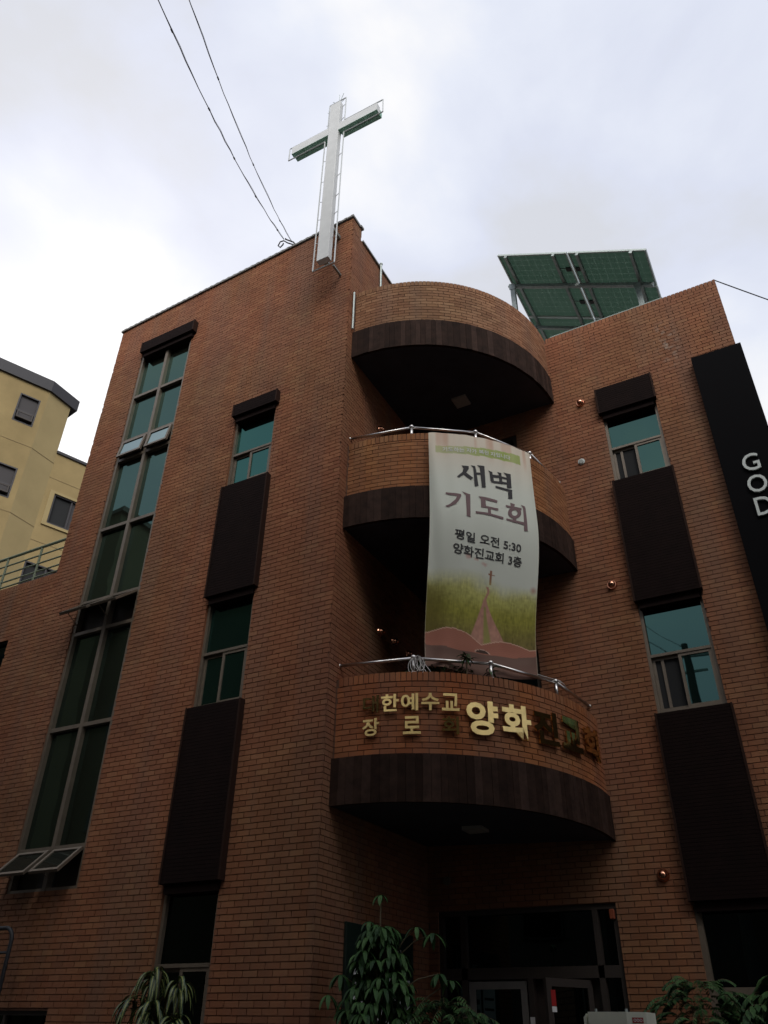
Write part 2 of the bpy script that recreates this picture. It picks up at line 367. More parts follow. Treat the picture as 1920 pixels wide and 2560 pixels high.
# side wall (B) and its continuation over the roof
mb = MB()
bricks(mb, wB, YA+.016, YC-.002, GZ, 12.86, (), seed=7)
bricks(mb, wB, YC, 12.9, ZC-.8, 12.86, (), seed=8)
bricks(mb, wB, YA+.016, 8.33, 12.86, 13.22, (), seed=9)
backing(mb, wB, YA+.014, 12.9, GZ, 12.86); backing(mb, wB, YA+.014, 8.33, 12.86, 13.22)
mb.build('brick_wall', [M['brick'], M['mortar'], M['frame_dark']], church)
# right-hand wall (C)
CW = [(-1.72, -.82, 7.52, 8.97), (-1.72, -.82, 3.66, 5.38), (-1.72, -.40, -.9, 1.36)]
DOOR = (-5.06, -2.63, GZ+.1, 1.40); BD2 = (-4.7, -3.28, 6.6, 9.12); BD1 = (-4.7, -3.28, 2.75, 4.9)
mb = MB()
bricks(mb, wC, XB, XR, GZ, ZC, CW+[DOOR, BD2, BD1], seed=11)
bricks(mb, wC, XB+RB+.03, XR, ZC, 11.18, soldier=True, seed=12)
backing(mb, wC, XB, XR-.014, GZ, 11.17, CW+[DOOR, BD2, BD1])
mb.build('brick_wall', [M['brick'], M['mortar'], M['frame_dark']], church)
# far sides and back of the block
mb = MB()
wR = lambda u, z, d: (XR-.0+d, u, z); wL = lambda u, z, d: (XL-d, u, z)
bricks(mb, wR, YC+.002, 20, GZ, 11.1, seed=13, L=.4); backing(mb, wR, YC, 20, GZ, 11.1)
bricks(mb, wL, YA+.002, 20, 6.0, 12.93, seed=14, L=.4); backing(mb, wL, YA, 20, 6.0, 12.93)
wL2 = lambda u, z, d: (XW-d, u, z)
bricks(mb, wL2, YA+.002, 20, GZ, 6.78, seed=15, L=.4); backing(mb, wL2, YA, 20, GZ, 6.78)
mb.quad((XR, 20, GZ), (XW, 20, GZ), (XW, 20, 6.8), (XR, 20, 6.8), 0); mb.quad((XR, 20, 6.8), (XL, 20, 6.8), (XL, 20, 11), (XR, 20, 11), 0)
mb.quad((XB, 20, 11), (XL, 20, 11), (XL, 20, 12.9), (XB, 20, 12.9), 0)
mb.build('brick_wall', [M['brick'], M['mortar'], M['frame_dark']], church)
mb = MB()
mb.box(XL+.03, XB-.03, YA+.25, 20, 12.2, 12.4); mb.box(XB, XR-.03, YC+.25, 20, 10.2, 10.4); mb.box(XW+.03, XL, YA+.25, 20, 6.2, 6.4)
mb.box(XL+.02, XB-.02, YA+.15, YA+.25, 12.2, 13.0); mb.box(XB, XR-.02, YC+.15, YC+.25, 10.2, 11.1)
mb.build('roof', M['roofm'], church)
# copings
mb = MB(); nseg = 80
for i in range(nseg):
    a = XL-.03+(XB+.03-XL+.03)*i/nseg; b = XL-.03+(XB+.03-XL+.03)*(i+1)/nseg; za, zb = ztopA(a), ztopA(b)
    h = .045+.012*(i % 2)
    mb.hexa([(a, YA+.25, za-.07), (b-.008, YA+.25, zb-.07), (b-.008, YA+.25, zb-.07+h), (a, YA+.25, za-.07+h), (a, YA-.035, za-.07), (b-.008, YA-.035, zb-.07), (b-.008, YA-.035, zb-.07+h), (a, YA-.035, za-.07+h)])
mb.box(XB-.25, XB+.035, YA+.26, 8.36, 13.20, 13.255)
mb.box(XB-.2, XB+.03, 8.36, 13.0, 12.86, 12.90)
mb.build('coping', M['coping'], church)
mb = MB(); mb.box(XB+RB+.12, -.30, YC+.012, YC+.2, 11.186, 11.212); mb.box(-.30, XR-.02, YC+.012, YC+.2, 11.15, 11.178)
mb.build('coping', mat('flashing_dull', (.22, .27, .25), .6), church)
mb = MB(); mb.tube([(XB+.03, 8.125, 10.22), (XB+.03, 8.125, 11.15)], .018); mb.build('downpipe', M['flash'], church)
mb = MB(); mb.tube([(XB+.04, 9.06, 11.2), (XB+.04, 9.06, 12.93)], .022); mb.ball((XB+.04, 9.06, 12.95), .035); mb.build('downpipe', M['galv'], church)

# ------------------------------------------------------------------ windows
def small_window(fm, h, ztr, screen=False, gm='glass', bottom=None):
    u0, u1, z0, z1 = h; d0, d1 = -.125, -.045
    f = MB(); t = .045
    f.wbox(fm, u0, u0+t, z0, z1, d0, d1); f.wbox(fm, u1-t, u1, z0, z1, d0, d1)
    f.wbox(fm, u0+t, u1-t, z0, z0+t, d0, d1); f.wbox(fm, u0+t, u1-t, z1-t, z1, d0, d1)
    f.wbox(fm, u0+t, u1-t, ztr-.02, ztr+.02, d0, d1+.006)
    w = f.build('window', M['frame'], church)
    p = MB(); p.wbox(fm, u0+t, u1-t, ztr+.02, z1-t, -.115, -.10); p.build('pane', M[gm], w)
    um = (u0+u1)/2-.02
    for k, (a, b, da, db) in enumerate(((um-.02, u1-t, -.085, -.052), (u0+t, um+.02, -.12, -.09))):
        s = MB(); q = .042; za, zb = z0+t, ztr-.02
        s.wbox(fm, a, a+q, za, zb, da, db); s.wbox(fm, b-q, b, za, zb, da, db); s.wbox(fm, a+q, b-q, za, za+q, da, db); s.wbox(fm, a+q, b-q, zb-q, zb, da, db)
        s.wbox(fm, a+q, b-q, za+q, zb-q, da+.01, da+.016, 1)
        if screen and k == 1: s.wbox(fm, a+.12, a+.16, za+q, zb-q, da+.016, db+.004)
        s.build('sash', [M['frame'], M['screen'] if (screen and k == 1) else M[gm]], w)
    return w
def panel(fm, u0, u1, z0, z1, name='spandrel_panel', lip=True, d=.1):
    p = MB(); p.wbox(fm, u0, u1, z0, z1, -.01, d-.012, 0)
    n = max(1, int((z1-z0)/.045)); s = (z1-z0)/n
    for i in range(n): p.wbox(fm, u0+.02, u1-.02, z0+i*s+.0015, z0+(i+1)*s-.0015, d-.012, d-.008, 0)
    p.wbox(fm, u1-.02, u1+.006, z0-.002, z1+.002, -.012, d+.002, 1); p.wbox(fm, u0-.006, u0+.02, z0-.002, z1+.002, -.012, d+.002, 1)
    if lip: p.wbox(fm, u0+.05, u1-.05, z0-.11, z0, -.10, d-.06, 0)
    return p.build(name, [M['panel'], M['panel_side']], church)
panel(wA, -7.43, -6.50, 8.95, 9.21, 'lintel_panel'); panel(wA, -7.42, -6.50, 5.41, 7.43); panel(wA, -7.43, -6.50, 1.49, 3.70)
panel(wC, -1.76, -.80, 8.94, 9.48, 'lintel_panel'); panel(wC, -1.74, -.79, 5.33, 7.50); panel(wC, -1.74, -.76, 1.36, 3.64)
small_window(wA, SW[0], 8.155); small_window(wA, SW[1], 4.53); small_window(wA, SW[2], .63, gm='glass_dark')
small_window(wC, CW[0], 8.22, screen=True, gm='glass_right'); small_window(wC, CW[1], 4.50, screen=True, gm='glass_right')
# ground-floor shop window, right
f = MB(); u0, u1, z0, z1 = CW[2]
for a, b, c, e in ((u0, u0+.07, z0, z1), (u1-.05, u1, z0, z1), (u0+.07, u1-.05, z1-.03, z1), (u0+.07, u1-.05, .40, .49), (u0+.07, u1-.05, z0, z0+.06)): f.wbox(wC, a, b, c, e, -.13, -.04)
wn = f.build('window', M['frame'], church)
for c, e in ((.49, z1-.03), (z0+.06, .40)):
    p = MB(); p.wbox(wC, u0+.07, u1-.05, c, e, -.12, -.11); p.build('pane', M['glass_dark'], wn)
# windows cut by the left edge of the photo
for (u0, u1, z0, z1) in holesA[4:]:
    f = MB()
    for a, b, c, e in ((u0, u0+.05, z0, z1), (u1-.05, u1, z0, z1), (u0+.05, u1-.05, z1-.05, z1), (u0+.05, u1-.05, z0, z0+.05), ((u0+u1)/2-.02, (u0+u1)/2+.02, z0+.05, z1-.05)): f.wbox(wA, a, b, c, e, -.12, -.05)
    wn = f.build('window', M['frame_dark'], church)
    p = MB(); p.wbox(wA, u0+.05, u1-.05, z0+.05, z1-.05, -.11, -.10); p.build('pane', M['glass_dark'], wn)
# the tall stair window
panel(wA, -10.24, -8.83, 11.80, 12.08, 'lintel_panel', d=.12)
u0, u1, z0, z1 = TALL; um = -9.58
f = MB(); t = .06
f.wbox(wA, u0, u0+t, z0, z1, -.125, -.02); f.wbox(wA, u1-t+.01, u1, z0, z1, -.125, -.02)
f.wbox(wA, um-.035, um+.035, z0, z1-t, -.12, -.018)
zt = [z0+.03, 2.08, 3.82, 5.43, 6.00, 7.475, 9.04, 9.50, 10.655, z1-.03]
for z in zt: 
    for a, b in ((u0+t, um-.035), (um+.035, u1-t+.01)): f.wbox(wA, a, b, z-.03, z+.03, -.12, -.022)
tall = f.build('window', M['frame'], church)
for a, b in ((u0+t, um-.035), (um+.035, u1-t+.01)):
    for i in range(len(zt)-1):
        if i in (0, 3, 6): continue
        p = MB(); p.wbox(wA, a, b, zt[i]+.03, zt[i+1]-.03, -.105, -.095); p.build('pane', M['glass_tall'], tall)
    for i, (sn, cs) in ((0, (math.sin(math.radians(46)), math.cos(math.radians(46)))), (3, (math.sin(math.radians(50)), math.cos(math.radians(50)))), (6, (math.sin(math.radians(10)), math.cos(math.radians(10))))):
        zh = zt[i+1]-.03; Ls = zt[i+1]-zt[i]-.05
        def hm(u, v, d, zh=zh, sn=sn, cs=cs):   # v down the sash, d outwards from its plane
            return (u, YA+.02-v*sn-d*cs, zh-v*cs+d*sn)
        s = MB(); q = .045
        def hb(x0, x1, v0, v1, d0_, d1_, m=0): s.hexa([hm(x0, v1, d0_), hm(x1, v1, d0_), hm(x1, v0, d0_), hm(x0, v0, d0_), hm(x0, v1, d1_), hm(x1, v1, d1_), hm(x1, v0, d1_), hm(x0, v0, d1_)], m)
        x0, x1 = a+.01, b-.01
        hb(x0, x0+q, 0, Ls, -.02, .02); hb(x1-q, x1, 0, Ls, -.02, .02); hb(x0+q, x1-q, 0, q, -.02, .02); hb(x0+q, x1-q, Ls-q, Ls, -.02, .02)
        hb(x0+q, x1-q, q, Ls-q, -.004, .004, 1)
        if i != 6: s.bar((x0+.02, YA+.05, zh-Ls+.1), hm(x0+.02, Ls*.7, -.02), .012, .006)
        s.build('sash', [M['frame'], M['glass_sash'] if i == 6 else M['glass_mid']], tall)

# ------------------------------------------------------------------ balconies
def balcony(zs, zf, zt_, drop, seed, letters=False, rail=None, light=None, pal='brick_orange'):
    fm = arcmap(drop); Lr = RB*PI/2
    mb = MB()
    zz = zt_-.13 if rail else zt_-.12
    bricks(mb, fm, .03, Lr, zf, zz, seed=seed, z_anchor=zf, L=.2)
    bricks(mb, fm, .03, Lr, zz+.008, zt_, soldier=True, seed=seed+1)
    backing(mb, fm, .0, Lr, zf, zt_-.008, step=.12)
    n = 40
    for i in range(n):                                   # inner face and top
        a, b = Lr*i/n, Lr*(i+1)/n
        mb.quad(fm(a, zt_-.01, -.01), fm(b, zt_-.01, -.01), fm(b, zt_-.01, -.2), fm(a, zt_-.01, -.2), 0, .5)
        mb.quad(fm(b, zf, -.2), fm(a, zf, -.2), fm(a, zt_-.01, -.2), fm(b, zt_-.01, -.2), 0, .4)
    bal = mb.build('balcony', [M[pal], M['mortar_pale']], church)
    # board fascia
    mb = MB(); rg = random.Random(seed+5); r1 = RB+.028; u = 0.0; L2 = r1*PI/2
    fm2 = arcmap(drop, r1)
    while u < L2-.01:
        w_ = min(rg.uniform(.075, .12), L2-u)
        mb.wbox(fm2, u+.0015, u+w_-.0015, zs, zf-.004, -.05, rg.uniform(-.003, .003), 0, rg.random()); u += w_
    mb.build('fascia', M['wood'], bal)
    mb = MB(); n = 40
    for k, zz_ in ((0, zs+.012), (1, zs+.55)):
        c = (XB+.002, YC-.002, zz_)
        for i in range(n):
            p, q = fm2(L2*i/n, zz_, -.045), fm2(L2*(i+1)/n, zz_, -.045)
            mb.poly([c, p, q] if k else [c, q, p])
    mb.build('soffit', M['soffit'], bal)
    if light:
        mb = MB(); x, y, s = light; dz = -drop*.25
        mb.box(x-s/2, x+s/2, y-s/2, y+s/2, zs+dz-.02, zs+.01); mb.build('ceiling_light', M['lampgrey'], bal, bevel=.004)
    if rail:
        mb = MB(); rr = RB-.08; pts = []
        for a in (-.3, 22.5, 45, 68.5, 90.2):
            a = math.radians(a); pts.append(Vector((XB+rr*math.sin(a), YC-rr*math.cos(a), rail-drop*(a/(PI/2))**2)))
        for i, p in enumerate(pts):
            if i < 4:
                q = pts[i+1]; t = (q-p).normalized(); mb.tube([p+t*(.03 if i else .01), q-t*.03], .021, 12)
            if 0 < i < 4:
                mb.ball(p+Vector((0, 0, .012)), .036, n=12); mb.tube([(p.x, p.y, p.z-.23), (p.x, p.y, p.z)], .023, 12)
                mb.tube([(p.x, p.y, p.z-.21), (p.x, p.y, p.z-.195)], .045, 12)
            if i in (0, 4): mb.ball(p, .03, n=12)
        mb.build('railing', M['steel'], bal, smooth=True)
    return bal
balcony(2.24, 2.80, 3.83, .13, 21, rail=4.045, light=(-4.07, 9.93, .27), pal='brick_russet')
balcony(6.14, 6.70, 7.70, .06, 31, rail=7.885, pal='brick_amber')
balcony(9.58, 10.18, 11.185, .02, 41, light=(-3.99, 10.05, .27))
# balcony floor slabs hide inside; dark balcony doors
for (u0, u1, z0, z1) in (BD2, BD1):
    f = MB()
    for a, b, c, e in ((u0, u0+.07, z0, z1), (u1-.07, u1, z0, z1), (u0+.07, u1-.07, z1-.07, z1), ((u0+u1)/2-.04, (u0+u1)/2+.04, z0, z1-.07)): f.wbox(wC, a, b, c, e, -.13, -.03)
    dn = f.build('balcony_door', M['frame_dark'], church)
    p = MB(); p.wbox(wC, u0+.07, u1-.07, z0, z1-.07, -.12, -.11); p.build('pane', M['glass_dark'], dn)

# ------------------------------------------------------------------ entrance
u0, u1, z0, z1 = DOOR
f = MB()
for a, b, c, e in ((u0, u0+.06, z0, z1), (u1-.06, u1, z0, z1), (u0+.06, u1-.06, z1-.06, z1), (u0+.06, u1-.06, .60, .73), (-4.75, -4.67, z0, z1-.06), (-2.95, -2.88, z0, z1-.06), (-3.86, -3.79, z0, .60)):
    f.wbox(wC, a, b, c, e, -.135, -.03)
ent = f.build('entrance', M['frame_dark'], church)
for a, b, c, e in ((u0+.06, -4.75, z0, .60), (u0+.06, -4.75, .73, z1-.06), (-4.67, -2.95, .73, z1-.06), (-2.88, u1-.06, z0, .60), (-2.88, u1-.06, .73, z1-.06)):
    p = MB(); p.wbox(wC, a, b, c, e, -.12, -.11); p.build('pane', M['glass_dark'], ent)
def door(a, b, open_=0, m='frame'):
    ang = math.radians(open_); c0 = wC(b if open_ else a, 0, -.06)
    def dm(u, z, d):
        if not open_: return wC(u, z, d)
        v = b-u; return (b-v*math.cos(ang)+d*math.sin(ang), YC+.06-v*math.sin(ang)-d*math.cos(ang), z)
    s = MB(); q = .085; zb, zt_ = z0, .58
    s.wbox(dm, a, a+q, zb, zt_, -.09, -.045); s.wbox(dm, b-q, b, zb, zt_, -.09, -.045); s.wbox(dm, a+q, b-q, zt_-q, zt_, -.09, -.045); s.wbox(dm, a+q, b-q, zb, zb+.25, -.09, -.045)
    s.wbox(dm, a+q, b-q, zb+.25, zt_-q, -.07, -.062, 1)
    dd = s.build('door', [M[m], M['glass_dark']], ent)
    h = MB(); h.tube([dm(a+.04, -.9, 0), dm(a+.04, -.1, 0)], .014); h.bar(dm(a+.04, -.85, 0), dm(a+.04, -.85, -.045), .012); h.bar(dm(a+.04, -.15, 0), dm(a+.04, -.15, -.045), .012); h.build('handle', M['steel'], dd)
    return dd, dm
M['door_grey'] = mat('door_grey', (.16, .15, .14), .6, noise=(6, .8, 1.1))
dd, dm = door(-4.66, -3.88, m='door_grey')
dd2, dm2 = door(-3.78, -3.02, open_=62, m='frame_dark')
p = MB(); p.wbox(dm2, -3.72, -3.65, .30, .46, -.044, -.040); p.build('sticker', M['red'], dd2)
p = MB(); p.wbox(dm2, -3.72, -3.65, .24, .295, -.044, -.040); p.build('sticker', M['whitep'], dd2)
p = MB(); p.wbox(wC, -3.86, -3.80, .05, .20, -.028, -.024); p.build('sticker', M['whitep'], ent)
p = MB(); p.ball((-3.62, YC+.02, .352), .014); p.build('indicator_light', ledm, ent)
p = MB(); p.wbox(wC, -2.72, -2.66, 1.22, 1.33, -.03, .02); p.build('alarm_box', M['orange'], church, bevel=.006)
mb = MB(); mb.box(-5.18, -2.4, 10.0, YC-.02, GZ+.004, GZ+.12); mb.build('step', M['concrete'], church)

# vents
for (x, z, l) in ((-2.19, 8.11, 0), (-4.91, 1.78, 1)):
    v = MB(); v.tube([wC(x, z, -.02), wC(x, z, .018)], .058, 16); v.tube([wC(x, z-.005, .018), wC(x, z-.012, .040)], [.046, .036], 16)
    v.build('vent_cover', M['frame' if l else 'alu'], church, smooth=False)

# ------------------------------------------------------------------ black sign panel with letters
def text_geo(body, size, off=0.0, ext=0.0, res=3):
    c = bpy.data.curves.new('t', 'FONT'); c.body = body; c.size = size; c.offset = off; c.extrude = ext; c.resolution_u = res; c.fill_mode = 'BOTH'
    o = bpy.data.objects.new('t', c); COL.objects.link(o)
    me = bpy.data.meshes.new_from_object(o.evaluated_get(bpy.context.evaluated_depsgraph_get()))
    vs = [tuple(v.co) for v in me.vertices]; fs = [tuple(p.vertices) for p in me.polygons]
    bpy.data.objects.remove(o); bpy.data.meshes.remove(me); bpy.data.curves.remove(c)
    return vs, fs
def text_box(body, x0, x1, z0, z1, fn, m=0, off=0.0, ext=0.0, mb=None):
    """fit the text into the box; fn(x, z, depth) -> point"""
    vs, fs = text_geo(body, 1.0, off, 1.0 if ext else 0)
    a, b = min(v[0] for v in vs), max(v[0] for v in vs); c, e = min(v[1] for v in vs), max(v[1] for v in vs)
    out_ = [fn(x0+(v[0]-a)/(b-a)*(x1-x0), z0+(v[1]-c)/(e-c)*(z1-z0), (v[2]*.5+.5)*ext if ext else 0) for v in vs]
    mb = mb or MB(); mb.add(out_, fs, m); return mb
sgn = thing('vertical_sign', (.27, YC-.1, 4), 'tall black sign panel with white upright letters on the brick corner', 'sign')
mb = MB(); mb.wbox(wC, -.12, .66, .9, 9.455, .004, .15, 0); mb.build('board', M['black'], sgn, bevel=.004)
zc = 7.27
for ch, cx, dx in (('G', .285, .235), ('O', .285, .265), ('D', .285, .225), ('I', .285, .05), ('S', .285, .19), ('L', .285, .19), ('O', .285, .265), ('V', .285, .25), ('E', .285, .19)):
    if ch in 'I': zc -= .22
    if ch == 'L' and zc: zc -= .22
    text_box(ch, cx-dx/2, cx+dx/2, zc-.30, zc, lambda x, z, d: wC(x, z, .152+d), ext=.03, off=.006).build('letter', M['alu'], sgn)
    zc -= .385
    if ch == 'D': break

# ------------------------------------------------------------------ gold lettering on the lowest balcony
gl = thing('gold_lettering', (-3.9, 8.4, 3.0), 'polished gold metal church name letters on the lowest curved balcony', 'lettering')
fmg = arcmap(.13)
GD = mat('gold_dark_reflection', (.80, .56, .22), .10, 1.0, noise=(7, .8, 1.1), bump=.25, bscale=7)  # dark reflections put into a deeper, smoother gold for some letters
def gold(ch, a0, a1, z0, z1, off):
    am = (a0+a1)/2
    fn = lambda x, z, d: fmg(RB*math.radians(am)+(x), z+.13*(am/90)**2*0, .022+d)
    w_ = math.radians(a1-a0)*2.7
    # flat letter set on the curve
    c = math.radians(am); px, py = XB+(RB+.03)*math.sin(c), YC-(RB+.03)*math.cos(c)
    fn = lambda x, z, d: (px+x*math.cos(c)+d*math.sin(c), py+x*math.sin(c)-d*math.cos(c), z)
    text_box(ch, -w_/2, w_/2, z0, z1, fn, off=off, ext=.022).build('letter', GD if (a0 > 55 or ch == '대' or (ch == '회' and a0 < 35)) else M['gold'], gl)
for ch, a0, a1 in (('대', 9.0, 13.4), ('한', 14.0, 18.7), ('예', 19.3, 23.8), ('수', 24.6, 29.3), ('교', 29.9, 34.5)): gold(ch, a0, a1, 3.30, 3.52, .022)
for ch, a0, a1 in (('장', 9.0, 13.6), ('로', 19.8, 24.4), ('회', 29.8, 34.2)): gold(ch, a0, a1, 3.01, 3.23, .022)
for ch, a0, a1 in (('양', 36.2, 44.8), ('화', 45.8, 54.5), ('진', 55.4, 63.8), ('교', 65.1, 73.8), ('회', 75.2, 84.0)): gold(ch, a0, a1, 3.02, 3.45, .034)

# ------------------------------------------------------------------ banner
GL = {"k":[[[0.2829,0.1603],[0.347,0.1591],[0.3465,0.172],[0.3214,0.1929],[0.3849,0.212],[0.3599,0.2249],[0.2969,0.2057],[0.2545,0.2232],[0.2367,0.2189],[0.2882,0.192],[0.2977,0.1754]],[[0.3657,0.1519],[0.4079,0.1511],[0.4154,0.1794],[0.4264,0.2489],[0.3924,0.2531],[0.3888,0.1623]],[[0.4232,0.1459],[0.4903,0.1469],[0.4892,0.2525],[0.454,0.255],[0.4465,0.1574]],[[0.4109,0.1829],[0.4484,0.1823],[0.4497,0.193],[0.4135,0.1935]],[[0.526,0.1627],[0.5669,0.1649],[0.5778,0.2134],[0.5421,0.2123],[0.5383,0.1727]],[[0.6136,0.1598],[0.6554,0.1597],[0.6608,0.2139],[0.6291,0.2152],[0.6277,0.1679]],[[0.564,0.1775],[0.6373,0.1739],[0.6383,0.186],[0.5663,0.1907]],[[0.5456,0.2088],[0.6584,0.203],[0.6608,0.2139],[0.5481,0.2187]],[[0.6766,0.1523],[0.7499,0.1526],[0.7474,0.2228],[0.704,0.2265],[0.7065,0.1648]],[[0.654,0.1761],[0.709,0.1743],[0.7081,0.1841],[0.6545,0.1858]],[[0.6553,0.2001],[0.7102,0.1984],[0.7092,0.2082],[0.6563,0.2112]],[[0.5883,0.2298],[0.7508,0.2304],[0.7461,0.2749],[0.7057,0.2786],[0.7108,0.241],[0.5856,0.2402]]],"r":[[[0.1333,0.3008],[0.2647,0.3035],[0.2657,0.312],[0.2465,0.3315],[0.217,0.353],[0.1706,0.3662],[0.1418,0.3723],[0.1258,0.367],[0.1649,0.3559],[0.2114,0.3336],[0.228,0.3168],[0.1333,0.3101]],[[0.2721,0.2892],[0.3483,0.2948],[0.3398,0.4012],[0.3063,0.3999],[0.3062,0.3033]],[[0.4179,0.2982],[0.5941,0.2996],[0.5899,0.3117],[0.477,0.3118],[0.4803,0.3404],[0.5995,0.3375],[0.5948,0.3486],[0.4368,0.3491],[0.4375,0.3104]],[[0.4957,0.3437],[0.5238,0.3437],[0.5215,0.3793],[0.4935,0.3786]],[[0.3886,0.3697],[0.6403,0.3717],[0.6393,0.383],[0.387,0.3794]],[[0.7212,0.2957],[0.7659,0.2985],[0.7573,0.3135],[0.7228,0.3127]],[[0.6756,0.3109],[0.8321,0.3096],[0.827,0.3212],[0.676,0.3207]],[[0.7345,0.3655],[0.769,0.364],[0.7645,0.3854],[0.7303,0.3858]],[[0.6711,0.3739],[0.8597,0.3752],[0.8544,0.3882],[0.6689,0.3826]],[[0.8268,0.2937],[0.8667,0.2958],[0.8743,0.3044],[0.8764,0.412],[0.8401,0.4149],[0.8468,0.3078]]],"ro":[[0.8235,0.3326],[0.819,0.3416],[0.8084,0.3504],[0.7926,0.3582],[0.7734,0.3641],[0.7527,0.3676],[0.7325,0.3683],[0.7148,0.3663],[0.701,0.3618],[0.6926,0.3551],[0.6903,0.347],[0.6943,0.3382],[0.7042,0.3296],[0.7193,0.322],[0.738,0.3161],[0.7588,0.3124],[0.7794,0.3114],[0.7979,0.3132],[0.8123,0.3177],[0.8212,0.3243]],"ri":[[0.7854,0.3369],[0.7834,0.3413],[0.7788,0.3457],[0.7718,0.3494],[0.7634,0.3523],[0.7542,0.3539],[0.7453,0.3542],[0.7373,0.3531],[0.7312,0.3507],[0.7275,0.3473],[0.7265,0.3433],[0.7284,0.3389],[0.7329,0.3346],[0.7397,0.3308],[0.7481,0.328],[0.7572,0.3263],[0.7663,0.326],[0.7744,0.327],[0.7806,0.3294],[0.7844,0.3328]]}
CX, CY = -5.2, 10.856
def sst(a, b, x): x = max(0, min(1, (x-a)/(b-a))); return x*x*(3-2*x)
def bsurf(s, t, d=0.0):
    a = math.radians(28+35*s); T = Vector((CX+2.79*math.sin(a), CY-2.79*math.cos(a), 7.6))
    Lp = Vector((-4.10, 8.6, 3.98)); Rp = Vector((-2.96, 9.68, 3.98)); B = Lp+(Rp-Lp)*s; bul = math.sin(PI*s)
    B += Vector((.67*.07*bul, -.74*.07*bul, -.10*bul)); P = T*(1-t)+B*t; w2 = sst(.36, .93, t); P.x = T.x*(1-w2)+B.x*w2; P.y = T.y*(1-w2)+B.y*w2
    nrm = Vector((.67*.9, -.74*.9, 0)).lerp(Vector((math.sin(a), -math.cos(a), 0)), 1-t).normalized()
    r = .011*math.sin(17*(s-.30*t)+.6)*math.sin(PI*min(1, t*1.15))*(1-.5*s)+.006*math.sin(41*(s+.08*t))*math.exp(-((t-.12)/.14)**2)+0.010*math.sin(26*s+4*t)*(.3+t)*math.exp(-2.5*s)*2.2 + .022*math.sin(7.5*s-2.2*t+1.0)*t + .012*math.sin(15*s+5*t)*t*t + .034*math.sin(34*(s-.12*t))*math.exp(-9*s)*math.sin(PI*min(1, t*1.3))
    r += .030*math.sin(9*s+1.3)*max(0, t-.9)*8
    # edge tug at the tied lower corners
    return P+nrm*(r+d)+Vector((0, 0, .012*math.sin(5*s)*t))
def hsh(i, j): 
    x = math.sin(i*127.1+j*311.7)*43758.5453; return x-math.floor(x)
def vn(x, y):
    i, j = math.floor(x), math.floor(y); fx, fy = x-i, y-j; fx = fx*fx*(3-2*fx); fy = fy*fy*(3-2*fy)
    return (hsh(i, j)*(1-fx)+hsh(i+1, j)*fx)*(1-fy)+(hsh(i, j+1)*(1-fx)+hsh(i+1, j+1)*fx)*fy
def lerp(a, b, k): k = max(0, min(1, k)); return tuple(p+(q-p)*k for p, q in zip(a, b))
